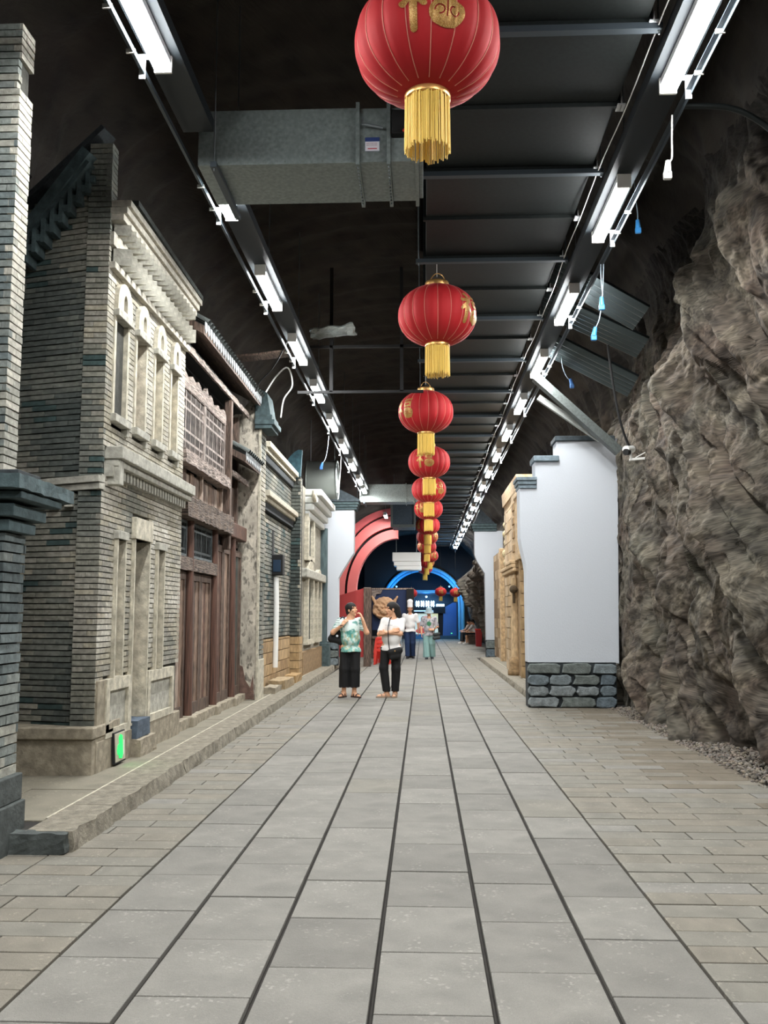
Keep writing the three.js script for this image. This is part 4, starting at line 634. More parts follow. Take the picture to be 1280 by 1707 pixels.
// ---------- white fin walls with stone feet and stepped blue grey caps
function stonesOn(t, x0, x1, y0, y1, z, rows) { // rubble stones, each with an outline of its own
  const mats = [0x8a989f, 0x98a4a8, 0xa2abad, 0x7e8d96, 0x8c9591].map((c) => stone(c, { bumpScale: 0.015 })), h = (y1 - y0) / rows;
  for (let r = 0; r < rows; r++) {
    let x = x0; const list = [];
    while (x < x1 - 0.05) { let w = rr(0.3, 0.58); if (x1 - x - w < 0.16) w = x1 - x; list.push([x, Math.min(x + w, x1)]); x += w; }
    for (const [a, b] of list) {
      const g = 0.011, j = () => rr(-0.035, 0.035), ya = y0 + r * h + g, yb = y0 + (r + 1) * h - g, m = (a + b) / 2;
      const e1 = a < x0 + 0.01 ? 0 : 0.05, e2 = b > x1 - 0.01 ? 0 : 0.02;
      part(t, 'stone', rough(ext([[a + g, ya + 0.03 + j()], [a + g + 0.05, ya], [m, ya + j() * 0.4], [b - g - 0.04, ya], [b - g + j() * 0.5 * (e2 > 0), ya + 0.04 + j()], [b - g, yb - 0.03], [b - g - 0.06, yb + j() * 0.3], [m, yb + j() * 0.4], [a + g + 0.03, yb], [a + g + e1 * rnd(), yb - 0.05]], z - 0.02, z + 0.05 + rr(-0.008, 0.012), 'xy', [], 0.014), 0.006, 12), mats[Math.floor(rnd() * 5)]);
    }
  }
}
{
  const z = -14.45, t = thing('white_wall', 'large white plastered fin wall with three cap steps beside the rock', 'wall', [2.25, 0, -14.7]);
  const edge = [[1.6, 0.66], [1.6, 2.08], [1.585, 2.2], [1.53, 2.45], [1.51, 2.58], [1.51, 3.36], [1.76, 3.36], [1.76, 3.78], [2.1, 3.78], [2.1, 4.1], [3.05, 4.14], [3.03, 3.0], [2.98, 0.66]];
  part(t, 'plastered_wall', ext(edge, z - 0.42, z, 'xy', [], 0.008), M.white);
  part(t, 'foot_core', box(1.6, 2.93, -0.01, 0.68, z - 0.4, z - 0.0), M.darkStone); stonesOn(t, 1.575, 2.93, 0.0, 0.67, z + 0.02, 4);
  for (const [y, w] of [[3.36, 0], [3.42, 0.02], [3.48, 0.04]]) part(t, 'cap_course', rbox(1.5 - w, 1.78, y, y + 0.055, z - 0.48, z + 0.03 + w, 0.008), M.capBlue);
  part(t, 'cap_slab', rbox(1.73, 2.13, 3.78, 3.87, z - 0.46, z + 0.06, 0.015), M.capBlue); part(t, 'cap_slab', rbox(2.07, 3.0, 4.1, 4.18, z - 0.46, z + 0.05, 0.015), M.capDark);
}
{
  const z = -24.2, t = thing('white_wall', 'white plastered fin wall with one grey cap left of the red stall', 'wall', [-2.3, 0.1, -24.4]);
  part(t, 'plastered_wall', ext([[-3.0, 0.7], [-2.2, 0.7], [-2.2, 2.35], [-2.12, 2.5], [-1.9, 2.85], [-1.8, 3.0], [-1.79, 4.14], [-2.75, 4.14], [-3.0, 3.7]], z - 0.4, z, 'xy', [], 0.008), M.white);
  part(t, 'foot_core', box(-3.0, -2.2, 0.1, 0.72, z - 0.38, z), M.darkStone); stonesOn(t, -2.98, -2.19, 0.1, 0.71, z + 0.02, 3);
  for (let k = 0; k < 4; k++) part(t, 'cap_course', rbox(-2.42 - 0.02 * k, -1.72 + 0.025 * k, 4.14 + 0.07 * k, 4.2 + 0.07 * k, z - 0.46, z + 0.03 + 0.02 * k, 0.01), k > 2 ? M.capDark : M.tealStone);
  part(t, 'roof_slope', ext([[-2.5, 4.42], [-1.66, 4.42], [-1.8, 4.5], [-2.5, 4.85]], z - 0.4, z), M.capDark);
}
{
  const z = -31.4, t = thing('white_wall', 'far white plastered fin wall at the right beyond the sandy house', 'wall', [2.2, 0, -31.6]);
  part(t, 'plastered_wall', ext([[2.1, 0.56], [2.7, 0.56], [2.7, 4.22], [1.74, 4.22], [1.74, 3.4], [1.82, 3.2], [2.08, 2.78]], z - 0.4, z, 'xy', [], 0.008), M.white);
  part(t, 'foot_core', box(2.1, 2.7, -0.01, 0.57, z - 0.38, z), M.darkStone); stonesOn(t, 2.09, 2.7, 0, 0.56, z + 0.02, 2);
  for (let k = 0; k < 3; k++) part(t, 'cap_course', rbox(1.7 - 0.03 * k, 2.5, 4.2 + 0.09 * k, 4.28 + 0.09 * k, z - 0.45, z + 0.03 + 0.02 * k, 0.01), M.tealStone);
  part(t, 'roof_peak', ext([[1.72, 4.47], [2.45, 4.47], [1.95, 4.98]], z - 0.35, z), M.capDark);
}
// ---------- sandy carved stone house on the right
{
  const X = 2.02, t = thing('sandstone_house', 'carved sandy stone house front rising behind the large white wall', 'building', [2.4, 0.08, -21]), XM = V(-1, 0, 0);
  part(t, 'core', [box(X + 0.04, X + 0.8, 0.08, 4.1, -23, -19.6), box(X + 0.3, X + 0.8, 0.08, 3.3, -30.6, -23)], M.sandDark);
  const set = new Pieces(t, 'sandstone_block', 'sandstone_blocks', [0xdcbf98, 0xd6b68a, 0xe0c6a2, 0xc6a67a].map((c) => stone(c)));
  bricks(set, V(X, 0, -23), ZP, XM, 0, 2.4, 0.1, 4.1, (u, v) => true, (u, v) => rr(0, 2.4) + (v < 1 ? 1 : 0), { h: 0.25, L: 0.6, joint: 0.01, depth: 0.08, proud: 0.008 });
  bricks(set, V(X, 0, -19.55), V(1, 0, 0), ZP, 0, 0.7, 0.1, 2.9, () => true, () => 3, { h: 0.25, L: 0.5, joint: 0.01, depth: 0.08 });
  bricks(set, V(X + 0.3, 0, -30.6), ZP, XM, 0, 7.4, 0.1, 3.3, () => true, () => rr(0, 3), { h: 0.3, L: 0.6, joint: 0.012, depth: 0.08 });
  set.flush();
  part(t, 'upper_bay', rbox(X - 0.03, X + 0.6, 2.55, 4.05, -20.9, -19.4, 0.02), M.sand);
  part(t, 'crown', ext([[X + 0.6, 4.05], [X - 0.03, 4.05], [X - 0.05, 4.35], [X + 0.6, 4.35]], -23.1, -19.5), M.sand); part(t, 'crown_lip', rbox(X - 0.05, X + 0.3, 3.86, 3.98, -20.2, -19.38, 0.03), M.sand);
  for (let k = 0; k < 4; k++) part(t, 'quoin', rbox(X - 0.06, X + 0.02, 2.75 + k * 0.3, 2.92 + k * 0.3, -20.5, -20.15, 0.02), M.sandDark);
  part(t, 'ledge', [rbox(X - 0.12, X + 0.4, 2.42, 2.5, -23, -20.2, 0.02), rbox(X - 0.08, X + 0.4, 2.34, 2.42, -23, -20.2, 0.02), rbox(X - 0.14, X + 0.4, 2.5, 2.58, -21.4, -20.2, 0.02)], M.sand);
  for (const z of [-20.5]) { part(t, 'half_column', cyl(V(X - 0.02, 0.5, z), V(X - 0.02, 2.2, z), 0.09, 14, 0.075), M.sand); part(t, 'column_base', new THREE.LatheGeometry([[0.001, 0.08], [0.17, 0.08], [0.17, 0.2], [0.12, 0.26], [0.14, 0.36], [0.1, 0.5], [0.001, 0.5]].map((q) => new THREE.Vector2(...q)), 18).translate(X - 0.02, 0, z), M.sandDark); }
  part(t, 'carved_boss', [new THREE.SphereGeometry(0.09, 10, 8).translate(X - 0.06, 1.95, -20.3), cyl(V(X - 0.06, 1.95, -20.3), V(X - 0.05, 1.65, -20.32), 0.03)], stone(0x5a4a34));
  for (const [y, z] of [[3.5, -24.4], [3.25, -24.1], [3.0, -24.6], [2.75, -24.2], [3.72, -24.2]]) part(t, 'scroll_block', new THREE.SphereGeometry(0.17, 12, 8).scale(0.9, 0.8, 1.4).translate(X + 0.22, y, z), stone(0xd8c69a));
  part(t, 'pilaster', rbox(X + 0.18, X + 0.36, 0.08, 3.3, -27, -26.7, 0.02), M.sand);
}
// ---------- things hung under the vault at the right
function sheet(label, x0, y0, x1, y1, za, zb, drop) {
  const n = 5, ps = []; for (let i = 0; i <= n * 6; i++) ps.push([lerp(za, zb, i / (n * 6)), 0.045 * Math.sin(i / 6 * tau)]);
  const g = new THREE.PlaneGeometry(1, 1, n * 6, 6), p = g.attributes.position, uv = g.attributes.uv, top = [], L = Math.hypot(x1 - x0, y1 - y0), nx = -(y1 - y0) / L, ny = (x1 - x0) / L;
  const at = (i, j, e) => { const t = j / 6, [z, h] = ps[i]; return [lerp(x0, x1, t) + nx * (h + e), lerp(y0, y1, t) + ny * (h + e) + drop * i / (n * 6), z]; };
  const pos = [], idx = [], c = n * 6 + 1; for (const e of [0, 0.004]) for (let j = 0; j <= 6; j++) for (let i = 0; i < c; i++) pos.push(...at(i, j, e));
  const o = 7 * c; for (let j = 0; j < 6; j++) for (let i = 0; i < c - 1; i++) { const a = j * c + i; idx.push(a, a + 1, a + c, a + 1, a + c + 1, a + c, o + a, o + a + c, o + a + 1, o + a + 1, o + a + c, o + a + c + 1); }
  const rim = []; for (let i = 0; i < c; i++) rim.push(i); for (let j = 1; j <= 6; j++) rim.push(j * c + c - 1); for (let i = c - 2; i >= 0; i--) rim.push(6 * c + i); for (let j = 5; j >= 1; j--) rim.push(j * c);
  for (let i = 0; i < rim.length; i++) { const a = rim[i], b = rim[(i + 1) % rim.length]; idx.push(a, b, o + a, b, o + b, o + a); }
  const G = new THREE.BufferGeometry(); G.setAttribute('position', new THREE.Float32BufferAttribute(pos, 3)); G.setIndex(idx); G.computeVertexNormals();
  return single('corrugated_sheet', tri(G), std(0x4e585b, 0.3, { metalness: 0.6 }), label, 'metal sheet', 'corrugated sheets at the right');
}
sheet('uppermost corrugated metal sheet sloping from right light row to rock', 1.64, 5.64, 2.68, 5.0, -10.75, -11.55, 0); sheet('middle corrugated metal sheet between two others by the rock', 1.64, 5.64, 2.96, 4.98, -11.95, -12.62, -0.04); sheet('lowest corrugated metal sheet over the white wall', 1.85, 5.3, 3.0, 4.68, -12.75, -13.4, -0.1);
single('steel_beam', bar(V(1.72, 4.99, -13.9), V(2.96, 3.84, -13.95), 0.17, 0.12), std(0x6f7674, 0.6, { metalness: 0.3, map: zincT }), 'broad grey beam running down from the light row to the rock', 'beam', 'beams over the white wall');
single('steel_beam', [bar(V(1.78, 4.72, -14.08), V(2.72, 4.06, -14.12), 0.07, 0.09)], std(0x9a9e9a, 0.6), 'thin pale beam just below the broad grey beam', 'beam', 'beams over the white wall');
{
  const t = thing('security_camera', 'small white security camera on a bracket against the rock', 'camera', [2.95, 3.5, -12.5]);
  part(t, 'bracket', [bar(V(2.78, 3.47, -12.45), V(3.4, 3.53, -12.5), 0.05, 0.03), bar(V(2.86, 3.5, -12.46), V(3.12, 3.64, -12.5), 0.012, 0.012)], M.plasticWhite);
  part(t, 'camera_body', [cyl(V(2.72, 3.6, -12.4), V(2.84, 3.63, -12.55), 0.05, 14), cyl(V(2.8, 3.49, -12.46), V(2.8, 3.6, -12.46), 0.016)], M.plasticWhite); part(t, 'lens_hood', cyl(V(2.71, 3.56, -12.37), V(2.76, 3.57, -12.43), 0.043, 14), M.black);
}
function plug(label, x, y, z, top, mat, lean = 0) { // cable with a connector at its end
  const t = thing('hanging_plug', label, 'plug', [x, y, z], 'plugs hanging from the light rows');
  part(t, 'cable', tube([V(x + lean, top, z), V(x + lean * 0.8, lerp(y, top, 0.6), z), V(x + lean * 0.3 + 0.01, lerp(y, top, 0.25), z), V(x, y + 0.1, z)], 0.006, 20, 6), mat === M.plasticWhite ? mat : std(0x9fb0bd, 0.6));
  part(t, 'connector', [cyl(V(x, y + 0.11, z), V(x - lean * 0.2, y + 0.02, z), 0.018, 10, 0.028), rbox(x - 0.03 - lean * 0.2, x + 0.03 - lean * 0.2, y - 0.03, y + 0.03, z - 0.02, z + 0.02, 0.01)], mat);
}
plug('blue plug hanging right of the second right tube light', 2.18, 5.25, -9.1, 5.9, M.plasticBlue, -0.02); plug('upper of two blue plugs below the third right tube light', 1.85, 4.54, -9.35, 5.0, M.plasticBlue); plug('lower of two blue plugs below the third right tube light', 1.78, 4.22, -9.35, 5.0, M.plasticBlue, 0.1); plug('dark blue plug hanging by the corrugated sheets', 2.1, 4.62, -13, 5.05, std(0x2a5f9a, 0.5), -0.12); plug('white plug on a loose cable below the nearest right tube light', 1.79, 4.56, -6.5, 5.02, M.plasticWhite, 0.04); plug('small blue plug dangling left of the left tube row', -1.98, 4.3, -18.2, 4.95, std(0x2a5fae, 0.5), 0.12); plug('white cable tail hanging from the left tube row', -1.92, 4.2, -21, 5.02, M.plasticWhite, 0.06); plug('tiny blue plug hanging above the pink arch', -2.1, 4.75, -29.5, 5.4, M.plasticBlue, 0.02);
single('conduit', tube([V(1.9, 5.15, -6.6), V(2.35, 5.1, -6.6), V(2.75, 4.75, -6.6), V(3.05, 4.2, -6.6), V(3.3, 3.6, -6.6)], 0.022, 40, 8), M.zincDark, 'bent dark conduit running from light row down to the rock', 'conduit');
single('conduit', tube([V(2.46, 4.95, -12.1), V(2.54, 4.4, -12.2), V(2.64, 3.95, -12.3), V(2.78, 3.63, -12.46)], 0.016, 24, 6), M.dark, 'thin black cable dropping from the sheets to the security camera', 'cable');
// ---------- steel hanging frame, sheets and loose cables at the left
{
  const t = thing('steel_hanging_frame', 'dark steel frame of bars hanging across the vault behind the second lantern', 'frame', [-0.9, 4.66, -13.5]);
  for (const y of [5.38, 4.69]) part(t, 'cross_bar', box(-1.85, 0.02, y - 0.02, y + 0.02, -13.52, -13.48), M.dark); for (const x of [-1.35, -0.3]) part(t, 'upright_bar', box(x - 0.025, x + 0.025, 4.69, 6.6, -13.52, -13.48), M.dark);
}
single('metal_sheet', rough(tri(new THREE.BoxGeometry(0.66, 0.02, 0.5, 16, 1, 10).rotateZ(0.12).translate(-1.3, 5.52, -13.2)), 0.02, 5), M.zincPale, 'crumpled shiny metal sheet lying above the left light row', 'metal sheet');
single('timber_board', [rough(tri(new THREE.BoxGeometry(1.1, 0.03, 0.3, 10, 1, 4).rotateZ(0.1).translate(-2.3, 5.26, -13.5)), 0.008, 4)], M.woodDark, 'dark board resting behind the left light row', 'board');
single('loose_cable', [tube([V(-2.36, 4.75, -13.7), V(-2.2, 5.0, -13.7), V(-2.02, 5.1, -13.6), V(-1.96, 4.85, -13.7), V(-2.1, 4.66, -13.8), V(-2.16, 4.4, -13.9)], 0.012, 40, 6)], M.plasticWhite, 'looped white cable at the end of the timber shop roof', 'cable');
single('loose_cable', [tube([V(-1.8, 5.12, -12.2), V(-2.1, 4.9, -12.8), V(-2.4, 4.78, -13.3), V(-2.5, 4.72, -13.6)], 0.01, 40, 6)], M.black, 'black cable sagging from left light row to timber shop roof', 'cable');
{ const t = thing('smoke_detector', 'flat grey smoke detector disc under the duct below the second lantern', 'detector', [0.2, 5.2, -16.5]); part(t, 'disc', new THREE.CylinderGeometry(0.15, 0.13, 0.06, 24).translate(0.2, 5.24, -16.5), std(0x9ea3a6, 0.6)); part(t, 'stem', cyl(V(0.2, 5.26, -16.5), V(0.2, 5.31, -16.5), 0.05), M.dark); }
// ---------- pink lit arch and red stall at the left
{
  const t = thing('pink_arch', 'nested red arch bands lit pink beyond the left white wall', 'arch', [-2.8, 0, -36]);
  const band = (rx0, ry0, rx1, ry1, cx, cy, z0, z1, mat) => { const o = [], n = []; for (let k = 0; k <= 20; k++) { const q = Math.PI / 2 * k / 20; o.push([cx - rx1 * Math.cos(q), cy + ry1 * Math.sin(q)]); n.push([cx - rx0 * Math.cos(q), cy + ry0 * Math.sin(q)]); } part(t, 'arch_band', ext([[cx - rx1, 0], ...o, ...n.reverse(), [cx - rx0, 0]], z0, z1), mat); };
  const pink = std(0xea7a76, 0.7), groove = M.dark;
  band(1.62, 2.05, 1.97, 2.4, -0.95, 2.3, -36.5, -35.9, pink); band(1.97, 2.4, 2.07, 2.5, -0.95, 2.3, -36.4, -36.1, groove); band(2.07, 2.5, 2.37, 2.92, -0.95, 2.3, -36.5, -35.8, pink); band(2.37, 2.92, 2.45, 2.98, -0.95, 2.3, -36.3, -36.0, groove); band(2.45, 2.98, 2.78, 3.22, -0.95, 2.3, -36.5, -35.7, std(0xe2696a, 0.7));
  const l = new THREE.SpotLight(0xff6a80, 130, 0, 1.0, 0.6); l.position.set(1.0, -0.2, 6.5); l.target.position.set(0.4, 4.2, 0); t.add(l, l.target); l.shadow.radius = 6;
}
{
  const t = thing('market_stall', 'red panelled stall with brown posts and a dark blue rear board', 'stall', [-1.5, 0, -28]);
  part(t, 'side_panel', ext([[-2.5, 0.25], [-1.63, 0.25], [-1.63, 2.13], [-2.5, 1.88]], -25.75, -25.68), M.redPaint, { label: 'red side panel' });
  part(t, 'post', rbox(-1.63, -1.43, 0, 2.14, -25.8, -25.6, 0.01), M.woodDark); part(t, 'post', rbox(-2.6, -2.5, 0, 1.9, -25.8, -25.66, 0.01), M.woodDark);
  part(t, 'post', rbox(-0.55, -0.3, 0, 2.26, -31.2, -31, 0.01), M.dark); part(t, 'post', rbox(-1.85, -1.7, 0, 2.3, -31.2, -31, 0.01), M.woodDark);
  part(t, 'top_rail', bar(V(-1.6, 2.12, -25.7), V(-1.76, 2.28, -31.05), 0.06, 0.06), M.woodPale); part(t, 'top_rail', box(-1.8, -0.3, 2.24, 2.29, -31.15, -31.08), M.woodPale);
  part(t, 'rear_board', box(-1.75, -0.5, 0.9, 2.24, -31.15, -31.1), std(0x14284f, 0.7)); part(t, 'counter', [rbox(-1.72, -0.72, 0.62, 0.7, -31.0, -30.3, 0.02), rbox(-1.68, -0.8, 0, 0.62, -30.95, -30.4, 0.01)], M.woodDark); const f = part(t, 'carved_face', sdf([ell([0, 0, 0], [0.4, 0.36, 0.13]), ell([0, 0.2, 0.02], [0.3, 0.2, 0.12]), cap([-0.3, 0.2, 0], [-0.42, 0.4, 0.02], 0.07, 0.03), cap([0.3, 0.2, 0], [0.42, 0.4, 0.02], 0.07, 0.03), cap([-0.3, 0.12, 0.11], [-0.06, 0.06, 0.15], 0.05, 0.04), cap([0.3, 0.12, 0.11], [0.06, 0.06, 0.15], 0.05, 0.04), ell([-0.16, 0.0, 0.13], [0.07, 0.06, 0.05]), ell([0.16, 0.0, 0.13], [0.07, 0.06, 0.05]), ell([0, -0.1, 0.13], [0.15, 0.1, 0.1]), ell([-0.3, -0.1, 0.09], [0.1, 0.1, 0.06]), ell([0.3, -0.1, 0.09], [0.1, 0.1, 0.06]), cap([-0.24, -0.22, 0.11], [0, -0.28, 0.13], 0.035), cap([0.24, -0.22, 0.11], [0, -0.28, 0.13], 0.035), cap([-0.16, 0.26, 0.1], [0, 0.18, 0.13], 0.03), cap([0.16, 0.26, 0.1], [0, 0.18, 0.13], 0.03)], 0.03, 0.014, (d, x, y, z) => Math.max(d, 0.03 - Math.hypot(Math.abs(x) - 0.06, y + 0.12, z - 0.23), 0.02 - Math.hypot(Math.abs(x) - 0.16, y, (z - 0.2) * 1.5)) + 0.008 * Math.sin(x * 42) * Math.sin(y * 38)).translate(-1.27, 1.6, -30.98), std(0xc59c78, 0.8), { label: 'carved wooden beast head with pointed ears' });
  part(t, 'fret_corner', ext([[-1.7, 2.22], [-1.35, 2.22], [-1.4, 2.1], [-1.55, 2.08], [-1.6, 1.95], [-1.7, 1.9]], -31.08, -31.04), M.beamPale);
}
{ // blue glowing shop and arch at the far end
  const z = -54, blue = std(0x58a8d4, 0.6), navy = std(0x14324c, 0.7);
  const t = thing('blue_shop', 'dark blue shop front with a glowing white sign at the tunnel end', 'building', [0.3, 0, -55]);
  struct('wall_end', box(-4.4, 4.4, 0, 6.4, z - 1.6, z - 1.3), std(0x0d2030, 0.8)); part(t, 'soffit', box(-2.6, 2.3, 2.62, 2.7, z - 1.2, z - 0.45), navy);
  part(t, 'fascia', box(-0.72, 1.3, 1.5, 1.84, z - 0.9, z - 0.75), M.black);
  const glow = std(0xffffff, 0.5, { emissive: new THREE.Color(0.62, 0.92, 1), emissiveIntensity: 8 });
  for (let i = 0; i < 4; i++) { const x = -0.42 + i * 0.29, s = part(t, 'sign_character', [box(x, x + 0.22, 1.93, 1.975, z - 0.8, z - 0.74), box(x, x + 0.22, 2.12, 2.16, z - 0.8, z - 0.74), box(x + 0.02, x + 0.06, 1.88, 2.22, z - 0.8, z - 0.74), box(x + 0.15, x + 0.19, 1.86, 2.22, z - 0.8, z - 0.74), box(x, x + 0.22, 2.03, 2.06, z - 0.8, z - 0.74)], glow); }
  part(t, 'sign_tail', [box(0.78, 1.24, 1.9, 2.02, z - 0.8, z - 0.74)], glow); part(t, 'lit_strip', box(-0.6, 0.6, 1.6, 1.66, z - 0.75, z - 0.73), std(0xbfe6ff, 0.5, { emissive: new THREE.Color(0.5, 0.8, 1), emissiveIntensity: 0.9 }));
  const ls = new THREE.RectAreaLight(0x7fd0ff, 26, 1.6, 0.4); ls.position.set(0.1, 2.05, z - 0.7 + 55); ls.rotation.y = Math.PI; t.add(ls);
  const cb = document.createElement('canvas'); cb.width = 256; cb.height = 320; const c = cb.getContext('2d'); c.fillStyle = '#d8e8d8'; c.fillRect(0, 0, 256, 320); c.fillStyle = '#e9e6b4'; c.fillRect(190, 0, 66, 200); c.fillStyle = '#e0a9a2'; c.beginPath(); c.arc(120, 70, 34, 0, 7); c.fill(); c.fillStyle = '#dba79b'; c.beginPath(); c.ellipse(90, 190, 62, 90, 0.3, 0, 7); c.fill(); c.fillStyle = '#c9564f'; c.beginPath(); c.ellipse(70, 270, 60, 42, 0, 0, 7); c.fill(); c.fillStyle = '#f2efe6'; c.beginPath(); c.arc(100, 180, 30, 0, 7); c.fill();
  const pt = new THREE.CanvasTexture(cb); pt.colorSpace = THREE.SRGBColorSpace;
  part(t, 'poster', new THREE.BoxGeometry(1.35, 1.2, 0.04).translate(0.2, 0.88, z - 0.85), std(0xffffff, 0.6, { map: pt, emissive: 0xffffff, emissiveMap: pt, emissiveIntensity: 0.4 }), { label: 'backlit poster with pink shapes' });
  part(t, 'counter', box(-0.6, 0.95, 0, 0.28, z - 1.0, z - 0.8), std(0x3a7fae, 0.6)); part(t, 'doorway', box(0.92, 1.15, 0, 1.8, z - 1.1, z - 0.9), M.black);
  part(t, 'blue_panel', ext([[1.15, 0.12], [1.95, 0.12], [1.95, 2.1], [1.75, 2.12], [1.2, 1.8]], z - 0.9, z - 0.8), std(0x2160a0, 0.45)); part(t, 'door_frame', [box(1.95, 2.12, 0, 2.4, z - 0.9, z - 0.5)], navy);
  part(t, 'green_lamp', box(1.62, 1.7, 0.3, 0.36, z - 0.8, z - 0.77), std(0x0a7a30, 0.5, { emissive: new THREE.Color(0.1, 0.9, 0.4), emissiveIntensity: 1 }));
  part(t, 'cream_post', rbox(2.14, 2.38, 0.2, 2.35, z - 0.6, z - 0.4, 0.01), std(0xd9cd9e, 0.8)); part(t, 'plinth', box(1.0, 2.5, 0, 0.2, z - 0.95, z - 0.45), std(0x1d4a63, 0.7));
  part(t, 'teal_glass', box(2.38, 2.95, 0.1, 3.1, z - 0.6, z - 0.55), std(0x5e98a3, 0.25)); part(t, 'glass_mullion', box(2.6, 2.64, 0.1, 3.1, z - 0.56, z - 0.5), navy);
  const a = thing('blue_arch', 'round blue lit arch moulding framing the shop at the tunnel end', 'arch', [-0.1, 0, z]);
  for (const [r, w, zz] of [[2.25, 0.1, z], [2.07, 0.08, z - 0.1]]) { const pts = []; for (let k = 0; k <= 24; k++) { const q = Math.PI * k / 24; pts.push(V(0.0 - r * 1.02 * Math.cos(q), 1.95 + r * Math.sin(q) * 0.97, zz)); } part(a, 'arch_moulding', tube([V(-r * 1.02, 0, zz), V(-r * 1.02, 1, zz), ...pts, V(r * 1.02, 1, zz), V(r * 1.02, 0, zz)], w, 120, 10), blue); }
  struct('wall_end', ext([[-3.4, 0], [-3.4, 6.1], [3.4, 6.1], [3.4, 0], [2.3, 0], [2.3, 1.95], ...[...Array(25)].map((_, k) => [2.3 * Math.cos(Math.PI * k / 24), 1.95 + 2.22 * Math.sin(Math.PI * k / 24)]), [-2.3, 1.95], [-2.3, 0]], z - 0.4, z - 0.15), M.dark);
  part(a, 'cross_tube', cyl(V(-0.4, 2.75, z - 0.1), V(1.1, 2.75, z - 0.1), 0.08, 10), blue);
  for (const [x, w] of [[-1.5, 'left'], [1.5, 'right']]) { const l = new THREE.PointLight(0x4fb0ff, 5); l.position.set(x + 0.1, 3.0, 0.9); a.add(l); l.shadow.radius = 5; const b = single('blue_lamp', new THREE.SphereGeometry(0.05, 12, 8).translate(x, 3.0, z + 0.9), std(0x3a7fe0, 0.4, { emissive: new THREE.Color(0.2, 0.5, 1), emissiveIntensity: 3 }), `small blue lamp at the ${w} of the blue arch`, 'lamp', 'lamps of the blue arch'); part(b, 'lamp_cord', cyl(V(x, 3.05, z + 0.9), V(x, 5.95, z + 0.9), 0.006), M.black); }
  const l2 = new THREE.PointLight(0x4fb0ff, 4); l2.position.set(0.3, 2.45, -0.4); a.add(l2); const b = single('blue_lamp', new THREE.SphereGeometry(0.06, 12, 8).translate(0.2, 2.45, z - 0.4), std(0x9fd0ff, 0.4, { emissive: new THREE.Color(0.6, 0.85, 1), emissiveIntensity: 3 }), 'small white blue lamp above the glowing sign', 'lamp', 'lamps of the blue arch'); part(b, 'lamp_cord', cyl(V(0.2, 2.5, z - 0.4), V(0.2, 2.63, z - 0.4), 0.012), M.black);
}
{ // stacked red stools and the things at the far right
  const stool = (label, x, z, n, y0 = 0) => {
    const t = thing('red_stool', label, 'stool', [x, y0, z], 'red plastic stools'); part(t, 'seat', rbox(x - 0.13, x + 0.13, y0 + 0.42, y0 + 0.45, z - 0.13, z + 0.13, 0.012), M.redPlastic); part(t, 'apron', ext(rect(x - 0.132, x + 0.132, z - 0.132, z + 0.132), y0 + 0.38, y0 + 0.42, 'xz', [rect(x - 0.12, x + 0.12, z - 0.12, z + 0.12)]), M.redPlastic);
    for (const a of [-1, 1]) for (const b of [-1, 1]) part(t, 'leg', bar(V(x + a * 0.136, y0 + 0.43, z + b * 0.11), V(x + a * 0.2, y0, z + b * 0.13), 0.012, 0.05), M.redPlastic);
  };
  const places = [[-1.18, -26.6], [-1.15, -27.15], [-1.1, -27.7]]; places.forEach(([x, z], i) => { for (let k = 0; k < 4; k++) stool(`red plastic stool, ${['lowest', 'second from the ground', 'third from the ground', 'topmost'][k]} in the ${['nearest', 'middle', 'farthest'][i]} stack by the stall`, x, z, 0, k * 0.11); });
  const b = thing('red_box', 'upright red bin beside the seated people at the right', 'bin', [2.55, 0, -42]); part(b, 'bin_body', ext([[2.36, 0], [2.6, 0], [2.64, 0.72], [2.34, 0.72]], -42.3, -42.0), std(0xa8262a, 0.5)); part(b, 'bin_lid', rbox(2.32, 2.66, 0.72, 0.78, -42.34, -41.96, 0.02), M.redPlastic);
  const s = thing('wooden_bench', 'low dark bench under the seated people', 'bench', [2.35, 0, -45.6]); part(s, 'bench_seat', rbox(2.15, 2.68, 0.4, 0.46, -46, -45.3, 0.01), M.woodDark); for (const z of [-45.95, -45.4]) part(s, 'bench_leg', rbox(2.2, 2.64, 0, 0.4, z, z + 0.06, 0.01), M.woodDark);
}

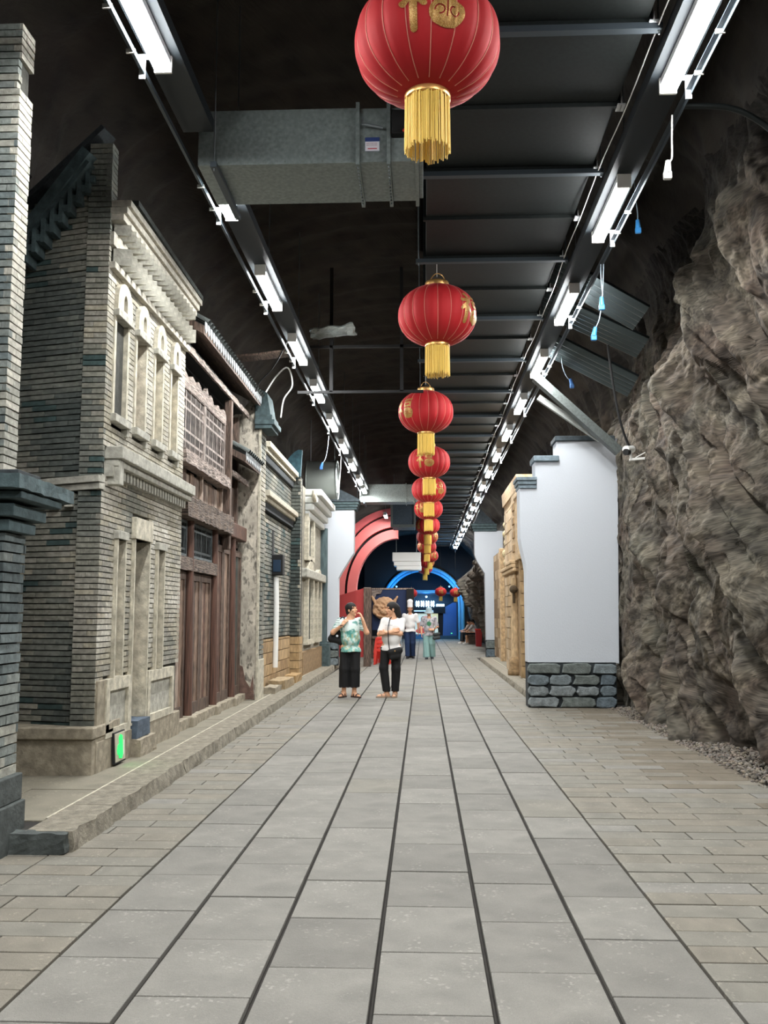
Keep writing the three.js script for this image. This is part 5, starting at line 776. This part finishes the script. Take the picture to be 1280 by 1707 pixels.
// ================= PEOPLE AND BAGS =================
const skinA = new THREE.Color(0xd9a583), lipC = new THREE.Color(0xa8574f), eyeC = new THREE.Color(0x1c1412), browC = new THREE.Color(0x3a2a22);
const vcol = (rough = 0.85, o = {}) => std(0xffffff, rough, { vertexColors: true, ...o });
const frame = (pos, f, up = [0, 1, 0]) => { const z = V(...f).normalize(), x = V(...up).cross(z).normalize(), y = z.clone().cross(x); return new THREE.Matrix4().makeBasis(x, y, z).setPosition(...pos); };
function headGeo(cell, skin) { // faces +z, centre at the middle of the head
  return sdf([ell([0, 0.032, -0.016], [0.073, 0.082, 0.09]), ell([0, -0.035, 0.018], [0.058, 0.075, 0.064]), cap([0, -0.098, 0.05], [0, -0.1, 0.056], 0.017), cap([0, 0.012, 0.082], [0, -0.02, 0.096], 0.008, 0.012), cap([-0.01, -0.026, 0.086], [0.01, -0.026, 0.086], 0.008), ell([0, -0.054, 0.074], [0.024, 0.006, 0.012]), ell([0, -0.066, 0.073], [0.02, 0.007, 0.012]), cap([-0.045, 0.035, 0.062], [0.045, 0.035, 0.062], 0.012), ell([0.074, -0.008, -0.006], [0.01, 0.032, 0.02]), ell([-0.074, -0.008, -0.006], [0.01, 0.032, 0.02]), ell([0.04, -0.02, 0.055], [0.026, 0.024, 0.022]), ell([-0.04, -0.02, 0.055], [0.026, 0.024, 0.022]), cap([0, -0.06, -0.02], [0, -0.15, -0.03], 0.05, 0.052)], 0.012, cell,
    (d, x, y, z) => Math.max(d, -(Math.hypot((Math.abs(x) - 0.03) / 1.4, y - 0.012, z - 0.09) - 0.014)), (C, x, y, z) => { C.copy(skin); const e = Math.hypot((Math.abs(x) - 0.03) / 1.6, y - 0.012); if (z > 0.05 && e < 0.008) C.copy(eyeC); else if (z > 0.05 && Math.abs(y - 0.036) < 0.006 && Math.abs(Math.abs(x) - 0.032) < 0.02) C.lerp(browC, 0.8); else if (z > 0.06 && y > -0.073 && y < -0.049 && Math.abs(x) < 0.025) C.lerp(lipC, 0.75); });
}
function handGeo(cell, skin, curl, mirror) { // fingers along +y, palm faces +z, thumb at +x
  const pr = [cap([0, -0.03, 0], [0, 0.015, 0], 0.024, 0.026)], X = [0.029, 0.01, -0.009, -0.027], L = [0.92, 1.02, 0.95, 0.74];
  for (let i = 0; i < 4; i++) {
    pr.push(cap([X[i] * 0.55, 0.005, 0], [X[i], 0.082, 0], 0.015, 0.012)); let p = [X[i], 0.084, 0], a = curl * 0.5;
    for (const [l, r0, r1] of [[0.042, 0.0095, 0.009], [0.027, 0.009, 0.008], [0.021, 0.008, 0.0065]]) { const q = [p[0] + (X[i] > 0 ? 0.002 : -0.002), p[1] + l * L[i] * Math.cos(a), p[2] + l * L[i] * Math.sin(a)]; pr.push(cap(p, q, r0, r1)); p = q; a += curl; }
  }
  pr.push(cap([0.02, 0.015, 0.004], [0.045, 0.048, 0.014], 0.015, 0.011), cap([0.045, 0.048, 0.014], [0.05, 0.076, 0.026 + 0.012 * curl], 0.0105, 0.008));
  const g = sdf(pr, 0.007, cell, null, (C) => C.copy(skin)); if (mirror) { g.scale(-1, 1, 1); const ix = g.index.array; for (let i = 0; i < ix.length; i += 3) { const t = ix[i]; ix[i] = ix[i + 1]; ix[i + 1] = t; } g.computeVertexNormals(); } return g;
}
const nn = (g) => { g = g.index ? g.toNonIndexed() : g; for (const k of Object.keys(g.attributes)) if (!['position', 'normal', 'color'].includes(k)) g.deleteAttribute(k); return g; };
// J: joints in metres, x to the right of the picture, y up, z towards the camera, feet on y = 0
function person(o) {
  const { at, J, cells: [cb, ch, cd], skin = skinA } = o, t = thing('person', o.label, 'person', at), place = (g) => g.translate(...at);
  const body = sdf([cap(J.neck, J.headBase, 0.055, 0.05), cap(J.chest, J.neck, 0.09, 0.06), ell(J.chest, [0.15, 0.17, 0.1]), cap(J.pelvis, J.chest, 0.095, 0.1), ell(J.pelvis, [0.13, 0.1, 0.09]),
    ...[0, 1].flatMap((s) => [cap(J.chest, J.shoulder[s], 0.07, 0.055), cap(J.shoulder[s], J.elbow[s], 0.047, 0.037), cap(J.elbow[s], J.wrist[s], 0.038, 0.025), cap(J.hip[s], J.knee[s], 0.082, 0.053), cap(J.knee[s], lerp3(J.knee[s], J.ankle[s], 0.35), 0.052, 0.053), cap(lerp3(J.knee[s], J.ankle[s], 0.35), J.ankle[s], 0.053, 0.033), cap(J.ankle[s], [J.ankle[s][0] - J.toe[s][0] * 0.03, 0.035, J.ankle[s][2] - J.toe[s][2] * 0.03], 0.034, 0.03), cap([J.ankle[s][0], 0.04, J.ankle[s][2]], [J.ankle[s][0] + J.toe[s][0] * 0.15, 0.026, J.ankle[s][2] + J.toe[s][2] * 0.15], 0.034, 0.024)])], 0.035, cb, null, (C) => C.copy(skin));
  const gs = [nn(body), nn(headGeo(ch, skin).applyMatrix4(frame(J.head, J.face, J.headUp)).scale(1, 1, 1))];
  for (const s of [0, 1]) { const z = V(...J.palm[s]), y = V(...J.hand[s]).normalize(); z.addScaledVector(y, -z.dot(y)).normalize(); const x = y.clone().cross(z); gs.push(nn(handGeo(cd, skin, J.curl[s], J.thumb[s] < 0).applyMatrix4(new THREE.Matrix4().makeBasis(x, y, z).setPosition(...J.wrist[s]).scale(V(0.92, 0.92, 0.92))))); }
  part(t, 'body', place(mergeGeometries(gs)), vcol(0.6));
  const H = (prims, k, cut) => sdf(prims, k, ch * 1.2, cut).applyMatrix4(frame(J.head, J.face, J.headUp));
  if (o.hair) part(t, 'hair', place(H(o.hair.prims, 0.02, o.hair.cut)), std(o.hair.color, 0.75));
  const sl = o.sleeve ?? 0.75;
  const shirt = sdf([ell(J.chest, [0.175, 0.19, 0.125]), cap(J.chest, J.neck, 0.105, 0.075), cap(J.chest, J.waist, 0.14, 0.145), ell(J.waist, o.belly || [0.165, 0.15, 0.13]), ell(J.hem, o.hemR || [0.185, 0.13, 0.15]), ...[0, 1].flatMap((s) => [cap(J.chest, J.shoulder[s], 0.085, 0.06), cap(J.shoulder[s], lerp3(J.shoulder[s], J.elbow[s], sl), 0.058, 0.06)])], 0.045, cb * 0.9,
    (d, x, y, z) => { d = Math.max(d, J.hem[1] - y + 0.02 * Math.sin(x * 20) * 0.3, Math.hypot(x - J.headBase[0], (y - J.headBase[1] - 0.0) * 0.75, z - J.headBase[2] - 0.03) < 0.085 ? 0.085 - Math.hypot(x - J.headBase[0], (y - J.headBase[1]) * 0.75, z - J.headBase[2] - 0.03) : -1); return d - 0.004 * Math.sin(y * 34 + x * 22) * smooth(0.2, -0.2, y - J.chest[1]); }, o.shirtColor);
  part(t, 'shirt', place(shirt), vcol(0.9), { label: o.shirtLabel });
  const tr = o.leg || [0.1, 0.085, 0.085];
  const trousers = sdf([ell(J.pelvis, [0.165, 0.13, 0.12]), cap(J.pelvis, J.waist, 0.13, 0.11), ...[0, 1].flatMap((s) => [cap(J.hip[s], J.knee[s], tr[0], tr[1]), cap(J.knee[s], J.ankle[s], tr[1], tr[2])])], 0.025, cb * 0.9, (d, x, y) => { d = Math.max(d, o.cuff - y, y - (J.hem[1] + 0.05)); return d - 0.003 * Math.sin(x * 90 + y * 8); });
  part(t, o.legName || 'trousers', place(trousers), std(o.legColor, 0.85));
  for (const s of [0, 1]) { // shoes: sole and upper or straps
    const [ax, , az] = J.ankle[s], [tx, , tz] = J.toe[s], sc = o.shoeScale || 1, q = (k, w, y) => [ax + tx * k - tz * w, y, az + tz * k + tx * w];
    const sole = part(t, 'shoe', place(sdf([cap(q(-0.05, 0, 0.012), q(0.08, 0, 0.012), 0.034, 0.042), cap(q(0.08, 0, 0.012), q(0.165, 0, 0.012), 0.042, 0.03)], 0.02, cb * 0.6, (d, x, y) => Math.max(d, y - 0.026, -y))), std(o.shoeColor, 0.6));
    if (o.straps) for (const [k, y] of [[0.1, 0.062], [0.03, 0.075]]) part(sole, 'strap', place(tube([V(...q(k, -0.038, 0.02)), V(...q(k, -0.026, y - 0.012)), V(...q(k, 0, y)), V(...q(k, 0.026, y - 0.012)), V(...q(k, 0.038, 0.02))], 0.011, 20, 6)), std(o.shoeColor, 0.6));
    else part(sole, 'upper', place(sdf([cap(q(-0.04, 0, 0.045), q(0.05, 0, 0.04), 0.044, 0.045), cap(q(0.05, 0, 0.04), q(0.155, 0, 0.028), 0.044, 0.032)], 0.02, cb * 0.6, (d, x, y) => Math.max(d, 0.02 - y))), std(o.upperColor ?? o.shoeColor, 0.6));
  }
  return { t, place, J };
}
const lerp3 = (a, b, t) => a.map((v, i) => lerp(v, b[i], t));
const fine = [0.012, 0.004, 0.003], mid = [0.017, 0.006, 0.005];
{ // woman with the black shoulder bag
  const teal = new THREE.Color(0x7fb5ab), deep = new THREE.Color(0x3f8f86), white = new THREE.Color(0xdfeee9), straw = new THREE.Color(0xb9b48a), navy = new THREE.Color(0x26505a);
  const w = person({ at: [-1.28, 0, -16.1], cells: fine, label: 'woman in teal patterned blouse and wide black trousers, one hand raised to her chin', sleeve: 0.62,
    J: { neck: [0.02, 1.32, 0], headBase: [0.03, 1.4, 0.01], head: [0.055, 1.49, 0.02], face: [0.82, 0.14, 0.58], headUp: [-0.1, 1, 0], chest: [0.025, 1.17, 0], waist: [0.035, 0.98, 0.01], pelvis: [0.03, 0.87, 0], hem: [0.035, 0.77, 0.01],
      shoulder: [[-0.145, 1.285, 0], [0.18, 1.29, 0.01]], elbow: [[-0.265, 1.1, 0.06], [0.315, 1.1, 0.07]], wrist: [[-0.09, 1.23, 0.17], [0.245, 1.33, 0.13]], hand: [[0.55, 0.8, -0.1], [-0.35, 0.9, -0.1]], palm: [[0.4, -0.2, -0.9], [-0.9, -0.3, -0.2]], thumb: [1, -1], curl: [0.75, 0.7],
      hip: [[-0.055, 0.84, 0], [0.115, 0.84, 0]], knee: [[-0.065, 0.48, 0.03], [0.11, 0.48, 0.03]], ankle: [[-0.08, 0.075, -0.01], [0.1, 0.075, 0]], toe: [[-0.35, 0, 0.94], [0.62, 0, 0.78]] },
    hair: { color: 0x15110f, prims: [ell([0, 0.035, -0.02], [0.087, 0.094, 0.104]), ell([0, -0.03, -0.06], [0.07, 0.075, 0.06]), ell([0, 0.06, -0.1], [0.035, 0.035, 0.035])], cut: (d, x, y, z) => Math.max(d, 0.085 - Math.hypot(x / 0.85, (y + 0.045) / 1.15, (z - 0.095) / 1.0)) },
    shirtColor: (C, x, y, z) => { const n = fbm(x * 7, y * 7, z * 7 + 3, 3), m = fbm(x * 11 + 4, y * 9, z * 11, 3), low = y < 1.13; C.copy(low ? teal : white).lerp(deep, smooth(low ? 0.0 : 0.12, 0.3, n) * 0.85).lerp(white, smooth(0.1, 0.35, -n) * 0.8); if (low && m > 0.22) C.lerp(straw, 0.7); if (Math.abs(x - 0.02) > 0.17 && y > 1.1 && Math.sin(y * 170) > 0) C.lerp(navy, 0.55); }, shirtLabel: 'teal and white patterned blouse',
    legColor: 0x0d0d0f, leg: [0.098, 0.088, 0.092], cuff: 0.17, shoeColor: 0x3a2722, straps: true });
  part(w.t, 'watch', w.place(new THREE.TorusGeometry(0.029, 0.007, 6, 16).rotateX(1.3).translate(-0.105, 1.215, 0.165)), M.black);
  const b = thing('shoulder_bag', 'black shoulder bag hanging under the arm of the woman in teal', 'bag', [-1.5, 0.9, -16.1]);
  part(b, 'bag_body', sdf([cap([-0.3, 0.99, -0.02], [-0.12, 0.94, -0.02], 0.05, 0.055), cap([-0.26, 1.1, -0.02], [-0.13, 1.1, -0.02], 0.035, 0.035), cap([-0.3, 0.99, -0.02], [-0.26, 1.1, -0.02], 0.05, 0.035), cap([-0.12, 0.94, -0.02], [-0.13, 1.1, -0.02], 0.055, 0.035)], 0.05, 0.008).translate(-1.28, 0, -16.1), M.black);
  for (const z of [0.04, -0.05]) part(b, 'strap', tube([V(-0.24, 1.1, z), V(-0.2, 1.22, z * 1.3), V(-0.11, 1.36, z * 1.2), V(-0.07, 1.34, z * 1.4), V(-0.1, 1.2, z * 1.8), V(-0.12, 1.1, z)].map((p) => p.add(V(-1.28, 0, -16.1))), 0.011, 40, 6), std(0x1d2d3a, 0.7));
}
{ // woman with crossed arms
  const white = new THREE.Color(0xe3e1de), ink = new THREE.Color(0x8f8f96);
  const w = person({ at: [-0.59, 0, -16.15], cells: fine, label: 'woman with long dark hair, white tee and black trousers standing with her arms crossed', sleeve: 0.72,
    J: { neck: [0.075, 1.33, -0.005], headBase: [0.07, 1.4, 0], head: [0.045, 1.5, 0.02], face: [-0.93, -0.1, 0.36], headUp: [0.06, 1, 0], chest: [0.075, 1.17, 0], waist: [0.045, 1.0, 0.02], pelvis: [0.04, 0.88, 0], hem: [0.035, 0.8, 0.01],
      shoulder: [[-0.07, 1.29, 0.03], [0.225, 1.285, -0.03]], elbow: [[-0.155, 1.07, 0.1], [0.2, 1.08, 0.1]], wrist: [[0.06, 1.12, 0.19], [-0.03, 1.1, 0.225]], hand: [[0.9, 0.25, -0.2], [-0.92, 0.0, -0.15]], palm: [[0.1, -0.2, -0.95], [-0.15, -0.1, -0.95]], thumb: [1, -1], curl: [0.4, 0.5],
      hip: [[-0.045, 0.85, 0.02], [0.125, 0.85, -0.01]], knee: [[-0.085, 0.5, 0.04], [0.125, 0.48, 0.03]], ankle: [[-0.035, 0.075, 0.03], [0.105, 0.07, -0.02]], toe: [[-0.93, 0, 0.36], [-0.12, 0, 0.99]] },
    hair: { color: 0x17110f, prims: [ell([0, 0.035, -0.022], [0.085, 0.093, 0.104]), cap([0.0, 0.0, -0.09], [0.0, -0.17, -0.13], 0.07, 0.045), cap([0, 0.02, -0.06], [0.01, -0.1, -0.1], 0.075, 0.06)], cut: (d, x, y, z) => Math.max(d, 0.088 - Math.hypot(x / 0.85, (y + 0.04) / 1.15, (z - 0.1) / 1.0)) },
    shirtColor: (C, x, y, z) => { C.copy(white); if (z > 0.05 && Math.abs(y - 1.225) < 0.008 && Math.abs(x) < 0.06 && Math.sin(x * 260) > -0.3) C.copy(ink); }, shirtLabel: 'plain white tee',
    legColor: 0x0b0b0c, leg: [0.096, 0.076, 0.068], cuff: 0.1, shoeColor: 0x9c8470, straps: true });
  const b = thing('crossbody_bag', 'small black crossbody bag at the hip of the woman in white', 'bag', [-0.42, 0.7, -16]), o = V(-0.59, 0, -16.15);
  part(b, 'bag_body', sdf([cap([0.03, 0.77, 0.15], [0.19, 0.8, 0.13], 0.05, 0.055), cap([0.05, 0.68, 0.14], [0.17, 0.7, 0.13], 0.045, 0.045)], 0.06, 0.008).translate(o.x, o.y, o.z), M.black);
  part(b, 'strap', tube([V(0.02, 0.8, 0.17), V(0.0, 0.95, 0.185), V(-0.0, 1.06, 0.262), V(-0.005, 1.16, 0.26), V(0.005, 1.25, 0.135), V(0.03, 1.34, 0.075), V(0.1, 1.38, -0.02), V(0.2, 1.25, -0.15), V(0.24, 0.95, -0.12), V(0.24, 0.84, 0.03), V(0.2, 0.8, 0.12)].map((p) => p.add(o)), 0.009, 80, 6), std(0x24242c, 0.6));
  part(b, 'clasp', new THREE.SphereGeometry(0.012, 8, 6).translate(o.x + 0.11, 0.79, o.z + 0.19), M.gold);
}
const standing = (x, s = 1) => ({ neck: [0, 1.42, 0], headBase: [0, 1.49, 0.01], head: [0, 1.59, 0.02], face: [0.05, -0.05, 1], headUp: [0, 1, 0], chest: [0, 1.26, 0], waist: [0, 1.06, 0.01], pelvis: [0, 0.94, 0], hem: [0, 0.86, 0.01], shoulder: [[-0.19, 1.385, 0], [0.19, 1.385, 0]], elbow: [[-0.25, 1.12, 0.0], [0.26, 1.12, -0.02]], wrist: [[-0.25, 0.9, 0.1], [0.27, 0.88, 0.08]], hand: [[0, -1, 0.2], [0, -1, 0.2]], palm: [[1, 0, 0], [-1, 0, 0]], thumb: [1, -1], curl: [0.35, 0.35], hip: [[-0.085, 0.9, 0], [0.085, 0.9, 0]], knee: [[-0.09, 0.5, 0.06], [0.09, 0.5, 0.0]], ankle: [[-0.08, 0.08, 0.1], [0.09, 0.08, -0.14]], toe: [[-0.1, 0, 1], [0.1, 0, 1]] });
const plain = (hex) => { const c = new THREE.Color(hex); return (C) => C.copy(c); };
{ // man in the white shirt
  const m = person({ at: [-0.42, 0, -30.4], cells: mid, label: 'man in a white short sleeved shirt, tall white cap and dark blue trousers walking closer', J: standing(), skin: new THREE.Color(0xb98465), sleeve: 0.8, hemR: [0.19, 0.12, 0.15],
    hair: { color: 0x14100e, prims: [ell([0, 0.03, -0.03], [0.08, 0.085, 0.095])], cut: (d, x, y, z) => Math.max(d, 0.085 - Math.hypot(x, (y + 0.045) / 1.2, (z - 0.09))) }, shirtColor: plain(0xe4e2e0), legColor: 0x1b2f52, leg: [0.1, 0.085, 0.075], cuff: 0.07, shoeColor: 0x121214 });
  part(m.t, 'cap', m.place(sdf([cap([0, 1.66, 0.0], [0, 1.78, 0.0], 0.09, 0.085), ell([0, 1.84, 0], [0.092, 0.07, 0.092])], 0.03, 0.01, (d, x, y) => Math.max(d, 1.645 - y))), std(0xf0eeee, 0.8), { label: 'tall white cap' });
}
{ // woman in the sun hat
  const g = new THREE.Color(0xb3aeb2), gr = new THREE.Color(0x3f7a5a), dk = new THREE.Color(0x57616a), J = standing(); for (const k of ['neck', 'headBase', 'head', 'chest', 'waist', 'pelvis', 'hem']) J[k][1] -= 0.12; for (const k of ['shoulder', 'elbow', 'wrist', 'hip']) for (const p of J[k]) p[1] -= 0.1; J.face = [-0.1, -0.35, 1]; J.wrist = [[-0.24, 0.82, 0.1], [0.12, 0.92, 0.2]]; J.elbow[1] = [0.27, 1.02, 0.02]; J.hand[1] = [-0.8, 0.2, 0.3]; J.palm[1] = [0, -0.3, -0.9];
  const m = person({ at: [0.19, 0, -30.1], cells: mid, label: 'woman in a pale bucket hat, printed grey tee and wide green trousers looking down', J, sleeve: 0.8, shirtColor: (C, x, y, z) => { C.copy(g); const n = fbm(x * 9, y * 9, z * 9, 3); if (Math.hypot(x, y - 1.12) < 0.075 && z > 0) C.copy(gr); else C.lerp(dk, smooth(0.15, 0.3, n) * 0.7); }, legColor: 0x86a9a6, leg: [0.105, 0.1, 0.115], cuff: 0.06, shoeColor: 0x2c3138 });
  const hat = part(m.t, 'bucket_hat', m.place(new THREE.LatheGeometry([[0.001, 0.12], [0.07, 0.115], [0.093, 0.09], [0.1, 0.02], [0.155, -0.035], [0.15, -0.045], [0.095, 0.005], [0.088, 0.08], [0.06, 0.105], [0.001, 0.11]].map((q) => new THREE.Vector2(...q)), 24).rotateX(0.25).translate(0, 1.52, 0.02)), std(0x9fb2b8, 0.9));
  const b = thing('handbag', 'small dark handbag held by the woman in the bucket hat', 'bag', [0.4, 0.75, -29.9]); part(b, 'bag_body', sdf([cap([0.36, 0.78, -29.9], [0.5, 0.8, -29.92], 0.05, 0.05), cap([0.36, 0.66, -29.9], [0.5, 0.68, -29.92], 0.055, 0.055)], 0.05, 0.012), std(0x2f3536, 0.7)); part(b, 'strap', tube([V(0.36, 0.82, -29.9), V(0.37, 0.95, -29.88), V(0.4, 1.02, -29.88), V(0.46, 1.0, -29.9), V(0.5, 0.84, -29.92)], 0.01, 20, 6), M.black);
}
{ // two people seated at the right
  const seated = (dx, lean) => ({ neck: [0 - lean, 0.9, 0], headBase: [-0.02 - lean, 0.97, 0.01], head: [-0.04 - lean, 1.06, 0.02], face: [-0.9, -0.35, 0.3], headUp: [-0.2, 1, 0], chest: [-0.02 - lean * 0.7, 0.76, 0], waist: [0.02, 0.6, 0], pelvis: [0.05, 0.53, 0], hem: [0.05, 0.5, 0], shoulder: [[-0.06 - lean, 0.87, 0.15], [0.02 - lean, 0.87, -0.15]], elbow: [[-0.22 - lean, 0.68, 0.18], [-0.2 - lean, 0.68, -0.18]], wrist: [[-0.38, 0.62, 0.08], [-0.38, 0.62, -0.1]], hand: [[-1, 0, -0.2], [-1, 0, 0.2]], palm: [[0, -1, 0], [0, -1, 0]], thumb: [1, -1], curl: [0.5, 0.5], hip: [[0.0, 0.52, 0.08], [0.0, 0.52, -0.08]], knee: [[-0.4, 0.52, 0.1], [-0.36, 0.5, -0.12]], ankle: [[-0.42, 0.08, 0.14], [-0.32, 0.08, -0.1]], toe: [[-1, 0, 0.1], [-1, 0, -0.1]] });
  const hair = { color: 0x14110f, prims: [ell([0, 0.035, -0.02], [0.087, 0.094, 0.104]), ell([0, -0.03, -0.06], [0.07, 0.075, 0.06])], cut: (d, x, y, z) => Math.max(d, 0.085 - Math.hypot(x / 0.85, (y + 0.045) / 1.15, (z - 0.095))) };
  const far = [0.02, 0.009, 0.007];
  person({ at: [2.5, 0, -45.5], cells: far, label: 'seated person in a white tee and black shorts bending forward at the right', J: seated(0, 0.08), hair, sleeve: 0.7, shirtColor: plain(0xdedbd8), legColor: 0x111114, leg: [0.1, 0.085, 0.08], cuff: 0.44, legName: 'shorts', shoeColor: 0xd9d6d0 });
  person({ at: [2.32, 0, -46.6], cells: far, label: 'seated dark haired person in a pale top behind the one in white', J: seated(0, 0.02), hair, sleeve: 0.7, shirtColor: plain(0xc9b7ae), legColor: 0x2a2d33, leg: [0.1, 0.085, 0.08], cuff: 0.1, shoeColor: 0xe0ddd6 });
}
scene.updateMatrixWorld(true);
renderer.render(scene, camera);
